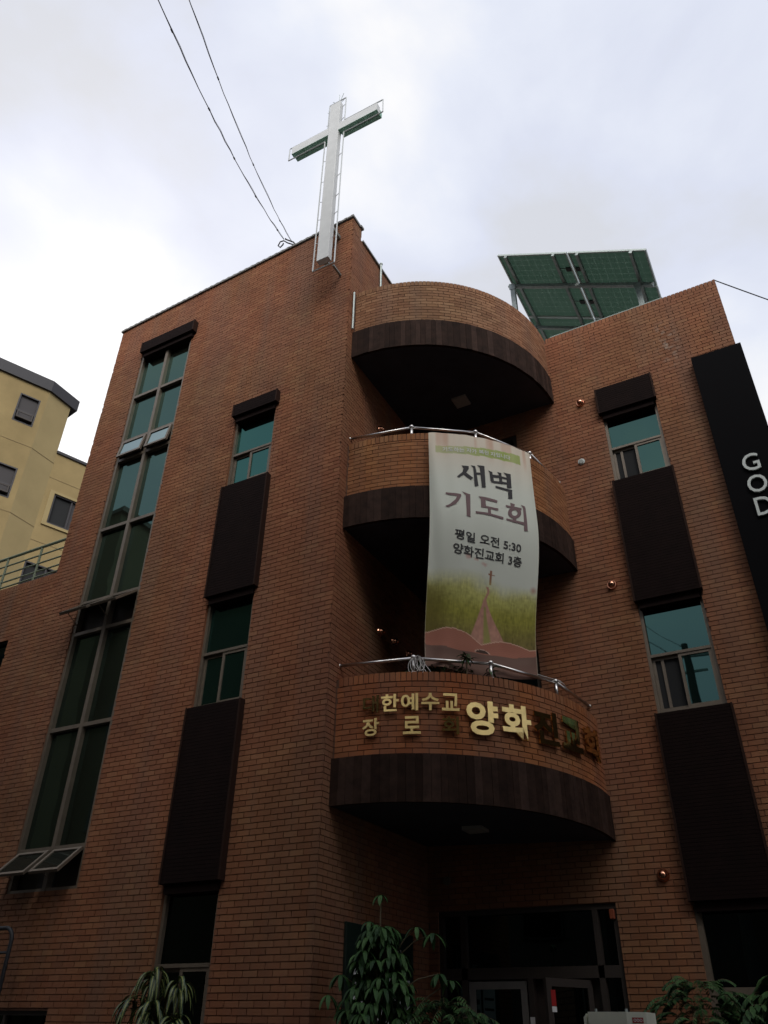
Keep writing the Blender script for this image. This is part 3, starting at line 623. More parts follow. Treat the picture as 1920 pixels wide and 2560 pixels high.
def bcol(s, t):
    top = (.52, .49, .455); mid = (.50, .55, .55)
    c = lerp(top, mid, sst(.03, .28, t))
    st = vn(s*26, t*1.5); c = lerp(c, (.44, .31, .26), .85*sst(.45, .9, st)*sst(.14, .02, t)*1.0 if t < .14 else 0)
    # printed green strip
    bt = .073-.040*s; bb = .108-.024*s
    if .055 < s < .875 and bt < t < bb:
        c = lerp(c, (.25, .33, .10), .55+.4*sst(.2, .5, s)*(.6+.4*vn(s*18, 3)))
    # faint pink petals
    for (ps, pt, pr) in ((.33, .562, .055), (.40, .570, .03), (.47, .583, .045)):
        k = math.hypot((s-ps)/pr, (t-pt)/(pr*.28)); c = lerp(c, (.42, .20, .19), .6*sst(1.2, .4, k+.5*vn(s*60, t*80)))
    # small cross on the horizon
    if abs(s-.5415) < .009 and .601 < t < .655 or abs(t-.6175-.02*(s-.54)) < .0022 and .517 < s < .576: c = (.24, .12, .08)
    if t > .61:
        hz = .64+.024*s
        k = sst(hz-.035, hz+.05, t+.035*(vn(s*9, t*16)-.5))
        gr = lerp((.40, .41, .17), (.225, .225, .045), sst(hz, .78, t))
        gr = lerp(gr, (.12, .095, .04), sst(.76, .88, t)*.85)
        n_ = vn(s*110, t*60)*.5+vn(s*45, t*160)*.3+.2*vn(s*6, t*14)
        gr = tuple(q*(.55+.9*n_) for q in gr)
        gr = lerp(gr, (.10, .085, .02), .75*sst(.26, .04, s)*sst(.64, .74, t))
        c = lerp(c, gr, k)
        c = lerp(c, (.30, .12, .10), .7*sst(.05, .0, math.hypot((s-.96), (t-.655)*2.4)))
        if t > .665:                                     # winding path, two wheel tracks
            pc = .505+.03*math.sin((t-.66)*60)*sst(.74, .66, t); wdt = .006+.60*max(0, t-.712)**1.2
            pcx = pc+.03*sst(.72, .9, t); q = abs(s-pcx)/max(.004, wdt*2.4 if t > .712 else .012)
            if q < 1.0:
                pk = (.36, .20, .165)
                pk = tuple(v*(.85+.3*vn(s*60, t*90)) for v in pk)
                mid_ = 1-sst(.12, .28, q) if t > .74 else 0
                c = lerp(lerp(c, pk, sst(1.0, .9, q)), (.20, .22, .06), mid_*.8)
        # open book under the meadow
        bl = .872-.03*math.sin(PI*min(1, max(0, (s-.0)/.48))) if s < .48 else .8835-.022*math.sin(PI*min(1, (s-.48)/.45))+.006*sst(.8, 1, s)
        if s < .48: bl += .012*sst(.3, .48, s)
        inpath = t < bl+.02 and abs(s-.52) < .10
        if t > bl:
            pg = (.30, .13, .10); ln = .5+.5*math.sin((t-bl)*900)
            c = lerp(pg, (.20, .085, .07), .5*ln)
            if t-bl < .003: c = (.48, .33, .28)
            bb_ = .915+.006*math.sin(PI*s)
            if t > bb_: c = lerp((.11, .065, .058), (.15, .10, .09), vn(s*9, t*30)); c = lerp(c, (.19, .12, .105), sst(.93, .99, t)*.5)
            k = math.hypot((s-.485)/.062, (t-.917)/.013)
            if k < 1 and t < .917: c = (.055, .035, .03)
            if abs(k-1.05) < .09 and t < .917: c = (.42, .30, .27)
    if s < .006 or s > .994: c = lerp(c, (.55, .52, .45), .5)
    return (c[0]*1.26, c[1]*1.19, c[2]*1.05)
ban = thing('banner', (-3.4, 9.0, 5.8), 'long white cloth banner announcing dawn prayer tied between two balcony rails', 'banner')
ns, ntt = 150, 330
vs = [bsurf(i/ns, j/ntt) for j in range(ntt+1) for i in range(ns+1)]
fs = [(j*(ns+1)+i, (j+1)*(ns+1)+i, (j+1)*(ns+1)+i+1, j*(ns+1)+i+1) for j in range(ntt) for i in range(ns)]
o0 = ORG['banner']; me = bpy.data.meshes.new('cloth'); me.from_pydata([v-o0 for v in vs], [], fs)
ca = me.color_attributes.new('print', 'FLOAT_COLOR', 'POINT')
buf = []
for j in range(ntt+1):
    for i in range(ns+1): buf += [*bcol(i/ns, j/ntt), 1]
ca.data.foreach_set('color', buf); me.polygons.foreach_set('use_smooth', [True]*len(fs))
mban = mat('banner_cloth', (.5, .5, .5), .8, attr='print', spec=.2)
me.materials.append(mban); clo = bpy.data.objects.new('cloth', me); COL.objects.link(clo); clo.parent = ban; ORG['cloth'] = o0
def grid_letters(mb, poly, m):                       # subdivide so the print follows the cloth
    import mathutils
    tri = mathutils.geometry.tessellate_polygon([[Vector((p[0], p[1], 0)) for p in poly]])
    st = [[poly[i] for i in t] for t in tri]
    while st:
        t3 = st.pop(); L_ = [math.hypot(t3[i][0]-t3[(i+1) % 3][0], 2.2*(t3[i][1]-t3[(i+1) % 3][1])) for i in range(3)]; k = L_.index(max(L_))
        if L_[k] > .018:
            a, b, c = t3[k], t3[(k+1) % 3], t3[(k+2) % 3]; mm = ((a[0]+b[0])/2, (a[1]+b[1])/2); st += [[a, mm, c], [mm, b, c]]
        else: mb.poly([bsurf(p[0], p[1], .006) for p in t3], m)
ro, ri = GL['ro'], GL['ri']
for ps_, mm_, rg_ in ((GL['k'][:4], 'text_black', 0), (GL['k'][4:], 'text_black', 0), (GL['r'][:2], 'text_brown', 0), (GL['r'][2:5], 'text_brown', 0), (GL['r'][5:], 'text_brown', 1)):
    mb = MB()
    for p in ps_: grid_letters(mb, p, 0)
    if rg_:
        for i in range(20):
            k = (i+1) % 20; grid_letters(mb, [ro[i], ro[k], ri[k], ri[i]], 0)
    mb.build('printed_syllable', M[mm_], clo)
def btext(body, s0, s1, t0, t1, slope, m, name, off=.012):
    vs_, fs_ = text_geo(body, 1.0, off); a, b = min(v[0] for v in vs_), max(v[0] for v in vs_); c, e = min(v[1] for v in vs_), max(v[1] for v in vs_)
    pre = 0.0; words = body.split(' ')
    vs3 = [bsurf(s0+(v[0]-a)/(b-a)*(s1-s0), t1+(t0-t1)*(v[1]-c)/(e-c)+slope*(v[0]-a)/(b-a), .006) for v in vs_]
    # one printed word per part: cut at the gaps
    cuts = []
    for k in range(1, len(words)):
        va, _ = text_geo(' '.join(words[:k]), 1.0, off); cuts.append(max(v[0] for v in va)+.05)
    for k in range(len(words)):
        lo = cuts[k-1] if k else -1e9; hi = cuts[k] if k < len(cuts) else 1e9; mb = MB()
        for f_ in fs_:
            cxm = sum(vs_[q][0] for q in f_)/len(f_)
            if lo <= cxm < hi: mb.poly([vs3[q] for q in f_])
        mb.build(name, m, clo)
btext('평일 오전 5:30', .204, .812, .464, .506, .006, M['text_black'], 'printed_word', .018)
btext('양화진교회 3층', .195, .825, .522, .564, .006, M['text_black'], 'printed_word', .018)
btext('기도하는 자가 복된 자입니다', .12, .762, .0745, .097, -.018, M['whitep'], 'printed_word', .012)

# ropes
def rope_coil(c, seed, name_lab):
    rg = random.Random(seed); mb = MB(); c = Vector(c)
    a = math.atan2(c.x-XB, YC-c.y); tx = Vector((math.cos(a), math.sin(a), 0)); nx = Vector((math.sin(a), -math.cos(a), 0))
    for k in range(5):
        w1, h1, sh = rg.uniform(.03, .085), rg.uniform(.17, .24), rg.uniform(-.05, .10)
        mb.tube([c+nx*(.035+.008*k)+tx*(sh*math.sin(q/2)+w1*math.sin(q))-Vector((0, 0, h1*(1-math.cos(q))/2)) for q in [2*PI*i/22 for i in range(23)]], .0042, 5)
    for k in range(2):
        mb.tube([c+nx*.04, c+nx*.05+tx*(.06+.05*k)-Vector((0, 0, .12)), c+nx*.06+tx*(.13+.06*k)-Vector((0, 0, .24))], .004, 5)
    for k in range(4):
        mb.tube([c+tx*(-.025+.016*k)+Vector((0, 0, .026*math.cos(q)))+nx*.028*math.sin(q) for q in [2*PI*i/12 for i in range(13)]], .004, 5)
    o = mb.build('rope', M['rope']); tag(o, name_lab, 'rope')
a = math.radians(23.5); rope_coil((XB+2.58*math.sin(a), YC-2.58*math.cos(a), 4.04), 2, 'looped white rope knotted round the rail post under the banner')
a = math.radians(69.5); p0 = Vector((XB+2.58*math.sin(a), YC-2.58*math.cos(a), 3.97))
mb = MB(); mb.tube([Vector((-2.96, 9.66, 4.02)), Vector((-2.86, 9.78, 4.0)), p0+Vector((.03, 0, .03)), p0+Vector((.06, .05, 0)), p0+Vector((.08, .16, -.06)), p0+Vector((.06, .2, -.02)), p0+Vector((.05, .12, .02)), p0+Vector((.04, 0, 0))], .0045, 5)
mb.tube([p0+Vector((0, 0, .03*math.cos(q)))+Vector((.03*math.sin(q), 0, 0)) for q in [2*PI*i/12 for i in range(13)]], .006, 5)
tag(mb.build('rope', M['rope']), 'short white rope tying the banner foot to the right rail post', 'rope')

# ------------------------------------------------------------------ cross
cr = thing('roof_cross', (-5.494, 7.6, 11.5), 'large white box cross with thin outline tubing above the brick parapet', 'cross')
cx = -5.494; zb, zt_, a0, a1 = 11.58, 16.72, 15.60, 15.85; hw = .123; yf, yb = 7.5, 7.62
mb = MB(); mb.box(cx-hw, cx+hw, yf, yb, zb, zt_, 0); mb.build('upright', M['white'], cr, bevel=.006)
mb = MB()
for s in (-1, 1):
    x0, x1 = (cx-1.04, cx-hw) if s < 0 else (cx+hw, cx+1.04)
    mb.box(x0, x1, yf+.001, yb, a0+.006, a1, 0); mb.box(x0, x1, yf+.001, yb, a0, a0+.005, 1)
    mb.box(x0+.02, x1, yb+.012, yb+.09, a0+.0, a1-.06, 1)
mb.build('crossbar', [M['white'], M['green']], cr)
mb = MB(); mb.box(cx-hw+.06, cx+hw-.09, yb, yb+.07, zb+.04, zt_-.05, 0); mb.build('backing_channel', M['galv'], cr)
mb = MB(); o_ = .105; yt = 7.56
pth = [(-hw-o_, zb-.16), (hw+o_, zb-.16), (hw+o_, a0-.08), (1.04+o_, a0-.08), (1.04+o_, a1+.12), (hw+o_, a1+.12), (hw+o_, zt_+.12), (-hw-o_*.6, zt_+.12), (-hw-o_*.6, a1+.10), (-1.04-o_, a1+.10), (-1.04-o_, a0-.08), (-hw-o_, a0-.08), (-hw-o_, zb-.16)]
for p, q in zip(pth, pth[1:]):
    mb.tube([(cx+p[0], yt, p[1]), (cx+q[0], yt, q[1])], .014, 6)
mb.build('neon_outline', M['tubewhite'], cr)
mb = MB()
for z in (12.2, 12.9, 13.45, 14.1, 14.8, 16.1, 16.6):
    for sg in (-1, 1):
        mb = MB(); mb.tube([(cx+sg*hw, yb-.03, z), (cx+sg*(hw+o_), yt, z)], .006, 5); mb.build('rung', M['tubewhite'], cr)
for q in ((cx+hw-.06, cx+hw-.02, yb+.115, YA-.002, zb+.02, zb+.05), (cx-.03, cx+.03, yb+.115, YA-.002, 12.7, 12.78)):
    mb = MB(); mb.box(*q); mb.build('bracket', M['galv'], cr)
mb = MB()
for dx, dy, dz in ((-.16, 0, .22), (0, 0, .38), (.14, -.05, .25), (.05, .1, .3)): mb.tube([(cx+.05, yf+.06, zt_), (cx+.05+dx, yf+.06+dy, zt_+dz)], .006, 5)
mb.build('lightning_rod', M['galv'], cr)

# ------------------------------------------------------------------ solar array
sa = thing('solar_array', (-1.9, 12.2, 11.2), 'tilted solar array on steel posts seen from below over the right parapet', 'solar panel')
O = Vector((-3.316, 10.95, 14.232)); du = Vector((math.cos(math.radians(-28)), 0, math.sin(math.radians(-28)))); dvv = Vector((0, 1, 0)); dn = du.cross(dvv)   # dn points up
def sm(u, v, n): p = O+du*u+dvv*v+dn*n; return tuple(p)
def sbox(mb, u0, u1, v0, v1, n0, n1, m=0): mb.hexa([sm(u0, v0, n0), sm(u1, v0, n0), sm(u1, v1, n0), sm(u0, v1, n0), sm(u0, v0, n1), sm(u1, v0, n1), sm(u1, v1, n1), sm(u0, v1, n1)], m)
PW, PH = 1.65, .985
for c_ in range(2):
    for r_ in range(3):
        u0 = c_*(PW+.032); v0 = r_*(PH+.018)
        mb = MB(); fr = .03
        sbox(mb, u0, u0+PW, v0, v0+fr, 0, .04, 0); sbox(mb, u0, u0+PW, v0+PH-fr, v0+PH, 0, .04, 0); sbox(mb, u0, u0+fr, v0+fr, v0+PH-fr, 0, .04, 0); sbox(mb, u0+PW-fr, u0+PW, v0+fr, v0+PH-fr, 0, .04, 0)
        mb.quad(sm(u0+fr, v0+fr, .031), sm(u0+PW-fr, v0+fr, .031), sm(u0+PW-fr, v0+PH-fr, .031), sm(u0+fr, v0+PH-fr, .031), 1)
        nc, nr = 10, 6; cw, chh = (PW-2*fr)/nc, (PH-2*fr)/nr
        for a in range(nc):
            for b in range(nr):
                q0, q1, q2, q3 = u0+fr+a*cw+.001, u0+fr+(a+1)*cw-.001, v0+fr+b*chh+.001, v0+fr+(b+1)*chh-.001
                mb.quad(sm(q0, q2, .0275), sm(q1, q2, .0275), sm(q1, q3, .0275), sm(q0, q3, .0275), 1)
        for a in range(1, nc):
            for b in range(1, nr): 
                x, y = u0+fr+a*cw, v0+fr+b*chh; mb.poly([sm(x-.011, y, .024), sm(x, y-.011, .024), sm(x+.011, y, .024), sm(x, y+.011, .024)], 3)
        pn = mb.build('solar_panel', [M['flash'], M['panelback'], M['cell'], M['dot']], sa)
        jb = MB(); ju = u0+PW-.10 if c_ == 0 else u0+.10
        sbox(jb, ju-.055, ju+.055, v0+.42, v0+.52, -.005, .03); 
        jb.tube([sm(ju-.04, v0+.44, 0), sm(ju-(.16 if c_ == 0 else -.05), v0+.40, -.03), sm(ju-(.2 if c_ == 0 else -.1), v0+.48, -.01)], .008, 5)
        jb.build('junction_box', M['ablack'], pn)
mb = MB()
for u in (.22, 1.36, 1.90, 3.04): sbox(mb, u-.03, u+.03, -.0, 3.02, -.062, -.003)
sbox(mb, .0, 3.33, .80, .86, -.14, -.064); sbox(mb, .0, 3.33, 2.2, 2.26, -.14, -.064)
for v in (.83, 2.23):
    for u in (.12, 3.02):
        p = Vector(sm(u, v, -.15)); mb.box(p.x-.05, p.x+.05, p.y-.05, p.y+.05, 10.4, p.z+.02)
        mb.box(p.x-.07, p.x+.07, p.y-.056, p.y-.05, p.z-.1, p.z+.06)
mb.build('support_frame', M['galv'], sa)

# ------------------------------------------------------------------ wall lamps
def lamp(pos, n):
    return pos, n
lamps = [((-2.05, YC, 9.36), 'c', 'copper dome lamp level with the top balcony beside the upper right window'),
         ((-2.03, YC, 5.71), 'c', 'copper dome lamp between middle balcony and tall dark panel on right wall'),
         ((-2.00, YC, 1.67), 'c', 'copper dome lamp on brick wall to the right of the entrance, lowest of all'),
         ((XB, 9.35, 4.97), 'b', 'copper dome lamp nearest the tower corner under the middle balcony'),
         ((XB, 9.80, 4.99), 'b', 'middle copper dome lamp of the row left of the banner foot'),
         ((XB, 10.27, 4.97), 'b', 'dull copper dome lamp just above the rope-tied rail post'),
         ((XB, 9.24, 8.77), 'b', 'copper dome lamp peeping over the rail of the middle balcony')]
proto = None
for pos, k, lab in lamps:
    t_ = thing('wall_lamp', pos, lab, 'wall lamp', 'copper dome lamps on the church walls')
    ax = Vector((0, -1, 0)) if k == 'c' else Vector((1, 0, 0))
    if proto is None or proto[0] != k:
        b_ = MB(); p = Vector(pos); b_.tube([p, p+ax*.018], [.078, .072], 20); b_.tube([p+ax*.018, p+ax*.03], [.072, .066], 20)
        base_ = b_.build('rim', M['copper'], t_, smooth=False)
        d_ = MB(); d_.ball(p+ax*.026, .058, n=20, half=True, axis=ax); dome_ = d_.build('dome', M['copper'], t_, smooth=True)
        proto = (k, base_, dome_)
    else:
        for q in proto[1:]:
            c_ = q.copy(); COL.objects.link(c_); c_.parent = t_

# ------------------------------------------------------------------ neighbour house (yellow)
yh = thing('yellow_house', (-24, 14, GZ), 'ochre yellow rendered block with dark eaves and black window frames', 'building')
KY = 1.083
c0 = Vector((-20.478, 12.516, 0))*KY; c1 = Vector((-20.497, 13.48, 0))*KY
d1 = Vector((.39, .92, 0)).normalized(); d2 = (c1-c0).normalized(); d3 = Vector((.33, .944, 0)).normalized()
def wallmap(c, d):
    n = Vector((d.y, -d.x, 0))
    return lambda u, z, e: tuple(Vector((c.x, c.y, z))+d*u+n*e)
f1, f2, f3 = wallmap(c0, d1), wallmap(c0, d2), wallmap(c1, d3)
L2_ = (c1-c0).length
ZE = 18.77*KY; ZE3 = 16.70*KY
W1 = [(-.87*KY, -.19*KY, 17.04*KY, 18.23*KY), (-.87*KY, -.19*KY, 14.11*KY, 15.29*KY), (-.87*KY, -.19*KY, 11.2*KY, 12.4*KY), (-3.2*KY, -2.4*KY, 17.04*KY, 18.23*KY), (-3.2*KY, -2.4*KY, 14.11*KY, 15.29*KY)]
W3 = [(.33*KY, 1.6*KY, 13.97*KY, 15.12*KY), (.05, 1.45*KY, 9.9*KY, 12.42*KY)]
def rwall(fm, u0, u1, z0, z1, holes, grooves, name, m):
    mb = MB(); backing(mb, fm, u0, u1, z0, z1, holes, d=0, m=0, reveal=.12)
    o = mb.build(name, [m, m, M['wdark']], yh); return o
w1 = rwall(f1, -7, 0, GZ, ZE, W1, (), 'wall', M['stucco']); w2 = rwall(f2, 0, L2_, GZ, ZE, (), (), 'wall', M['stucco_b']); w3 = rwall(f3, 0, 6, GZ, ZE3, W3, (), 'wall', M['stucco'])
mb = MB()
for zz in (16.255, 13.655, 11.05): mb.wbox(f1, -7, -.0, zz*KY-.012, zz*KY+.012, .0, .010); mb.wbox(f2, 0.0, L2_, zz*KY-.012, zz*KY+.012, 0, .010)
for zz in (15.68, 13.2): mb.wbox(f3, .0, 6, zz*KY-.012, zz*KY+.012, .0, .010)
M['groove'] = mat('groove', (.22, .16, .075), .9)
mb.build('string_course', M['groove'], yh)
mb = MB(); a, b, c, e = W3[0]
for (x0, x1, z0_, z1_) in ((a-.19, a-.02, c-.13, e+.10), (a-.02, b+.2, e+.0, e+.10), (a-.02, b+.2, c-.13, c-.02)): mb.wbox(f3, x0, x1, z0_, z1_, 0, .05)
mb.build('window_surround', M['stucco_b'], yh)
def ywin(fm, h, two=False):
    a, b, c, e = h; f = MB(); t = .05
    for x0, x1, z0_, z1_ in ((a, a+t, c, e), (b-t, b, c, e), (a+t, b-t, e-t, e), (a+t, b-t, c, c+t)): f.wbox(fm, x0, x1, z0_, z1_, -.10, .004)
    if two: f.wbox(fm, (a+b)/2-.03, (a+b)/2+.03, c+t, e-t, -.10, -.02)
    else: f.wbox(fm, a+t, b-t, c+(e-c)*.42-.025, c+(e-c)*.42+.025, -.10, -.02)
    wo = f.build('window', M['wdark'], yh)
    if two:
        p = MB(); p.wbox(fm, a+t, (a+b)/2-.03, c+t, e-t, -.09, -.08); p.build('pane', M['screen'], wo)
        p = MB(); p.wbox(fm, (a+b)/2+.03, b-t, c+t, e-t, -.09, -.08); p.build('pane', M['wblind'], wo)
    else:
        p = MB(); p.wbox(fm, a+t, b-t, c+(e-c)*.42+.025, e-t, -.09, -.08); p.build('pane', M['wblind'], wo)
        s = MB(); zz0, zz1 = c+t+.10, c+(e-c)*.42-.04
        s.wbox(fm, a+t+.03, b-t-.03, zz0, zz0+.05, -.03, .10); s.wbox(fm, a+t+.03, b-t-.03, zz1-.05, zz1, -.06, .0); s.wbox(fm, a+t+.03, a+t+.08, zz0, zz1, -.05, .05); s.wbox(fm, b-t-.08, b-t-.03, zz0, zz1, -.05, .05)
        s.wbox(fm, a+t+.08, b-t-.08, zz0+.05, zz1-.05, -.02, -.01, 1); s.build('sash', [M['frame_dark'], M['wblind']], wo)
for h in W1: ywin(f1, h)
for h in W3: ywin(f3, h, True)
# roofs: thick dark eaves band
ov = .09; n1 = Vector((d1.y, -d1.x, 0)); n2 = Vector((d2.y, -d2.x, 0)); n3 = Vector((d3.y, -d3.x, 0))
def cornerpt(c, na, nb, o_): 
    b_ = (na+nb).normalized(); return c+b_*(o_/b_.dot(na))
back = Vector((-8, 1.5, 0))
pA = c0-d1*7+n1*ov; pB = cornerpt(c0, n1, n2, ov); pC = c1+n2*ov+d2*.25; pD = c1+back+d2*.25; pE = c0-d1*7+back
mb = MB(); ring = [pA, pB, pC, pD, pE]; zA, zB = 18.76*KY, 19.22*KY
mb.poly([(p.x, p.y, zA) for p in ring[::-1]]); mb.poly([(p.x, p.y, zB) for p in ring])
for p, q in zip(ring, ring[1:]+ring[:1]): mb.quad((p.x, p.y, zA), (q.x, q.y, zA), (q.x, q.y, zB), (p.x, p.y, zB))
mb.build('roof', M['eave'], yh)
mb = MB(); q0 = c1+n3*.06+d3*.0; q1 = c1+d3*6+n3*.06; q2 = q1+back; q3 = q0+back; ring = [q0, q1, q2, q3]; zA, zB = 16.69*KY, 16.79*KY
mb.poly([(p.x, p.y, zA) for p in ring[::-1]]); mb.poly([(p.x, p.y, zB) for p in ring])
for p, q in zip(ring, ring[1:]+ring[:1]): mb.quad((p.x, p.y, zA), (q.x, q.y, zA), (q.x, q.y, zB), (p.x, p.y, zB))
mb.build('roof', M['eave'], yh)
mb = MB(); e1 = c1+d3*6; e0 = c0-d1*7; g1, g0 = e1+back, e0+back
for p, q, z_ in ((e1, g1, ZE3), (g1, c1+back, ZE3), (c1+back, g0, ZE), (g0, e0, ZE)): mb.quad((p.x, p.y, GZ), (q.x, q.y, GZ), (q.x, q.y, z_), (p.x, p.y, z_))
p, q = c1, c1+back; mb.quad((p.x, p.y, ZE3-.1), (q.x, q.y, ZE3-.1), (q.x, q.y, ZE), (p.x, p.y, ZE))
mb.build('wall', M['stucco'], yh)

# ------------------------------------------------------------------ terrace railing on the wing
rl = thing('terrace_railing', (-13, 8.1, 6.8), 'pale green steel railing along the low brick terrace wall', 'railing')
mb = MB()
for z, r_ in ((7.60, .028), (7.42, .016), (7.235, .016), (7.055, .016), (6.93, .016)): mb.tube([(XW+.1, 8.1, z-.0), (XL-.01, 8.1, z+.02)], r_, 8)
mb.build('rail', M['railgreen'], rl)
x = -11.86
while x > XW:
    mb = MB(); mb.tube([(x, 8.1, 6.80), (x, 8.1, 7.60)], .022, 8); mb.build('post', M['railgreen'], rl); x -= .93

# ------------------------------------------------------------------ overhead cables and poles
def cable(name, pts, sag, rad, lab, n=48, clips=0, wob=.0, lead=None):
    a, b = Vector(pts[0]), Vector(pts[1]); mb = MB(); P = []; rg = random.Random(len(lab))
    for i in range(n+1):
        k = i/n; p = a.lerp(b, k); p.z -= sag*4*k*(1-k); p += Vector((rg.uniform(-wob, wob), rg.uniform(-wob, wob), rg.uniform(-wob, wob))); P.append(p)
    mb.tube(([Vector(q) for q in lead] if lead else [])+P, rad, 6)
    for i in range(clips):
        p = P[int((i+.5)*n/clips)]; q = P[int((i+.5)*n/clips)+1]; mb.tube([p, p+(q-p).normalized()*.05], rad*2.0, 6)
    if clips:
        mb.tube([p+Vector((.0, 0, .02+.015*math.sin(i*.9))) for i, p in enumerate(P)], rad*.5, 5)
    return tag(mb.build(name, M['cable']), lab, 'cable')
hook = Vector((-6.62, 8.0, 13.22))
cable('overhead_cable', (hook+Vector((-.14, -.12, .12)), (-2.90, -1.9, 9.6)), .90, .007, 'dark overhead cable left of the cross, further left of the pair, at the photo top', clips=9, wob=.006)
cable('overhead_cable', (hook+Vector((.0, -.05, .05)), (-2.30, -1.9, 9.6)), .90, .0058, 'thinner overhead cable nearer the cross, right one of the pair', clips=6, wob=.004)
mb = MB()
mb.tube([hook+Vector((.06, .06, -.1)), hook+Vector((.02, 0, .0)), hook+Vector((-.1, -.04, .08)), hook+Vector((-.2, -.05, .2)), hook+Vector((-.29, -.05, .22)), hook+Vector((-.33, -.05, .12)), hook+Vector((-.27, -.05, .03)), hook+Vector((-.21, -.05, .08)), hook+Vector((-.20, -.05, .12))], .014, 6)
mb.tube([hook+Vector((.1, .06, -.1)), hook+Vector((.03, -.02, .05)), hook+Vector((-.12, -.10, .14)), hook+Vector((-.1, -.12, .12))], .016, 6)
tag(mb.build('cable_loop', M['cable']), 'black cable loop hooked over the parapet below the overhead cables', 'cable')
cable('overhead_cable', ((XR-.02, YC+.02, 11.2), (9, 19.5, 10.9)), .28, .010, 'single dark cable leaving the top right corner of the brick wall', lead=[(XR-.06, YC+.1, 11.15)])
def pole(x, y, h, lab):
    t_ = thing('utility_pole', (x, y, GZ), lab, 'utility pole'); mb = MB(); mb.tube([(x, y, GZ), (x, y, h)], [.17, .10], 14); mb.build('pole', M['concrete'], t_)
    mb = MB(); mb.bar((x-.9, y, h-.4), (x+.9, y, h-.4), .08); mb.bar((x-.5, y, h-.9), (x+.5, y, h-.9), .07); mb.build('crossarm', M['galv'], t_)
pole(-2.6, -1.9, 10.0, 'grey concrete pole across the lane carrying the overhead cables'); pole(9.2, 19.6, 11.4, 'grey pole behind the church carrying the right-hand cable')

# ------------------------------------------------------------------ buildings across the lane (some seen in the glass, two made tall for shade)
def block(name, x0, x1, y0, y1, h, m, lab, win=True, seed=1):
    t_ = thing(name, ((x0+x1)/2, (y0+y1)/2, GZ), lab, 'building'); mb = MB(); mb.box(x0, x1, y0, y1, GZ, h); mb.build('wall', m, t_)
    mb = MB(); mb.box(x0-.15, x1+.15, y0-.15, y1+.15, h+.002, h+.22); mb.build('roof', M['eave'], t_)
    x = x0+.8
    while win and x < x1-1.5:
        z = GZ+1.0
        while z < h-1.6:
            mb = MB(); mb.box(x, x+1.2, y1-.02, y1+.05, z, z+1.3); wf = mb.build('window', M['wdark'], t_)
            mb = MB(); mb.box(x+.07, x+1.13, y1+.052, y1+.06, z+.07, z+1.23); mb.build('pane', M['glass_dark'], wf); z += 2.9
        x += 2.6
block('brick_house', -5.9, -1.7, -9, -3, 8.2, M['greyw'], 'narrow grey brown house directly across the lane from the church')
block('apartment_block', -14.6, -6.2, -9, -2.2, 17, M['greyw'], 'unseen grey brown block across the lane made tall to shade the lower church walls')  # out of view; made this tall to shade the church's lower walls
block('apartment_block', -1.4, 16, -12, -2.2, 19.0, M['olive'], 'unseen olive block across the lane raised to shade the lower church walls')  # unseen; height raised to darken the foot of the church
block('brick_house', -21.8, -14.9, -8, -2.5, 12.4, M['olive'], 'low olive house across the lane between two taller blocks')
block('apartment_block', -36, -22.1, -7, -2.0, 17.5, mat('ochre_wall', (.15, .125, .075), .9, noise=(1, .85, 1.1)), 'tall ochre apartment block mirrored in the stair window')
block('brick_house', 2.6, 13, 9.4, 18, 8.6, M['greyw'], 'brown house on the church side of the lane just right of the black sign', win=False)

# ------------------------------------------------------------------ notice board on the side wall
nb = thing('notice_board', (XB+.03, 9.47, 0), 'dark notice board with white lettering behind the potted umbrella tree', 'notice board')
mb = MB(); mb.wbox(wB, 8.62, 10.30, -.95, 1.07, .004, .04); mb.build('board', M['board'], nb, bevel=.004)
text_box('구역안내', 9.52, 9.95, .72, .88, lambda x, z, d: wB(x, z, .042+d), off=.01, ext=.003).build('lettering', M['whitep'], nb)
mb = MB(); mb.wbox(wB, 8.80, 9.28, -.7, .62, .041, .046); mb.wbox(wB, 9.36, 10.18, -.7, .56, .041, .046)
mb.build('notice_sheet', M['whitep'], nb)
mb = MB()
for k in range(9):
    mb.wbox(wB, 8.86, 9.22, -.6+.13*k, -.57+.13*k, .0465, .048); mb.wbox(wB, 9.42, 10.1, -.62+.125*k, -.56+.125*k, .0465, .048)
mb.build('printed_lines', M['text_black'], nb)

# ------------------------------------------------------------------ plants
def leaf(mb, base, dirv, length, width, droop, r, n=5, fold=.15, twist=0, stripe=False):
    d = Vector(dirv).normalized(); p = Vector(base); side = d.cross(Vector((0, 0, 1)))
    if side.length < .1: side = Vector((1, 0, 0))
    side.normalize(); side = (Matrix.Rotation(twist, 3, d) @ side)
    rows = []; seg = length/n
    for i in range(n+1):
        k = i/n; wv = width*math.sin(PI*min(.98, .10+.88*k))**.8*(1 if k < .98 else .15)
        up = side.cross(d).normalized()
        rows.append((p-side*wv/2+up*fold*wv*.5, p.copy(), p+side*wv/2+up*fold*wv*.5))
        d = (d+Vector((0, 0, -droop/n))).normalized(); p = p+d*seg
    for a, b in zip(rows, rows[1:]):
        i = len(mb.v)
        if stripe:
            for (A, B, s0, s1, rr) in ((0, 1, 0, .62, r*.4), (0, 1, .62, 1, 1.0), (1, 2, 0, .38, 1.0), (1, 2, .38, 1, r*.4)):
                mb.quad(a[A].lerp(a[B], s0), a[A].lerp(a[B], s1), b[A].lerp(b[B], s1), b[A].lerp(b[B], s0), 0, rr)
        else:
            mb.quad(a[0], a[1], b[1], b[0], 0, r); mb.quad(a[1], a[2], b[2], b[1], 0, min(1, r+.1))
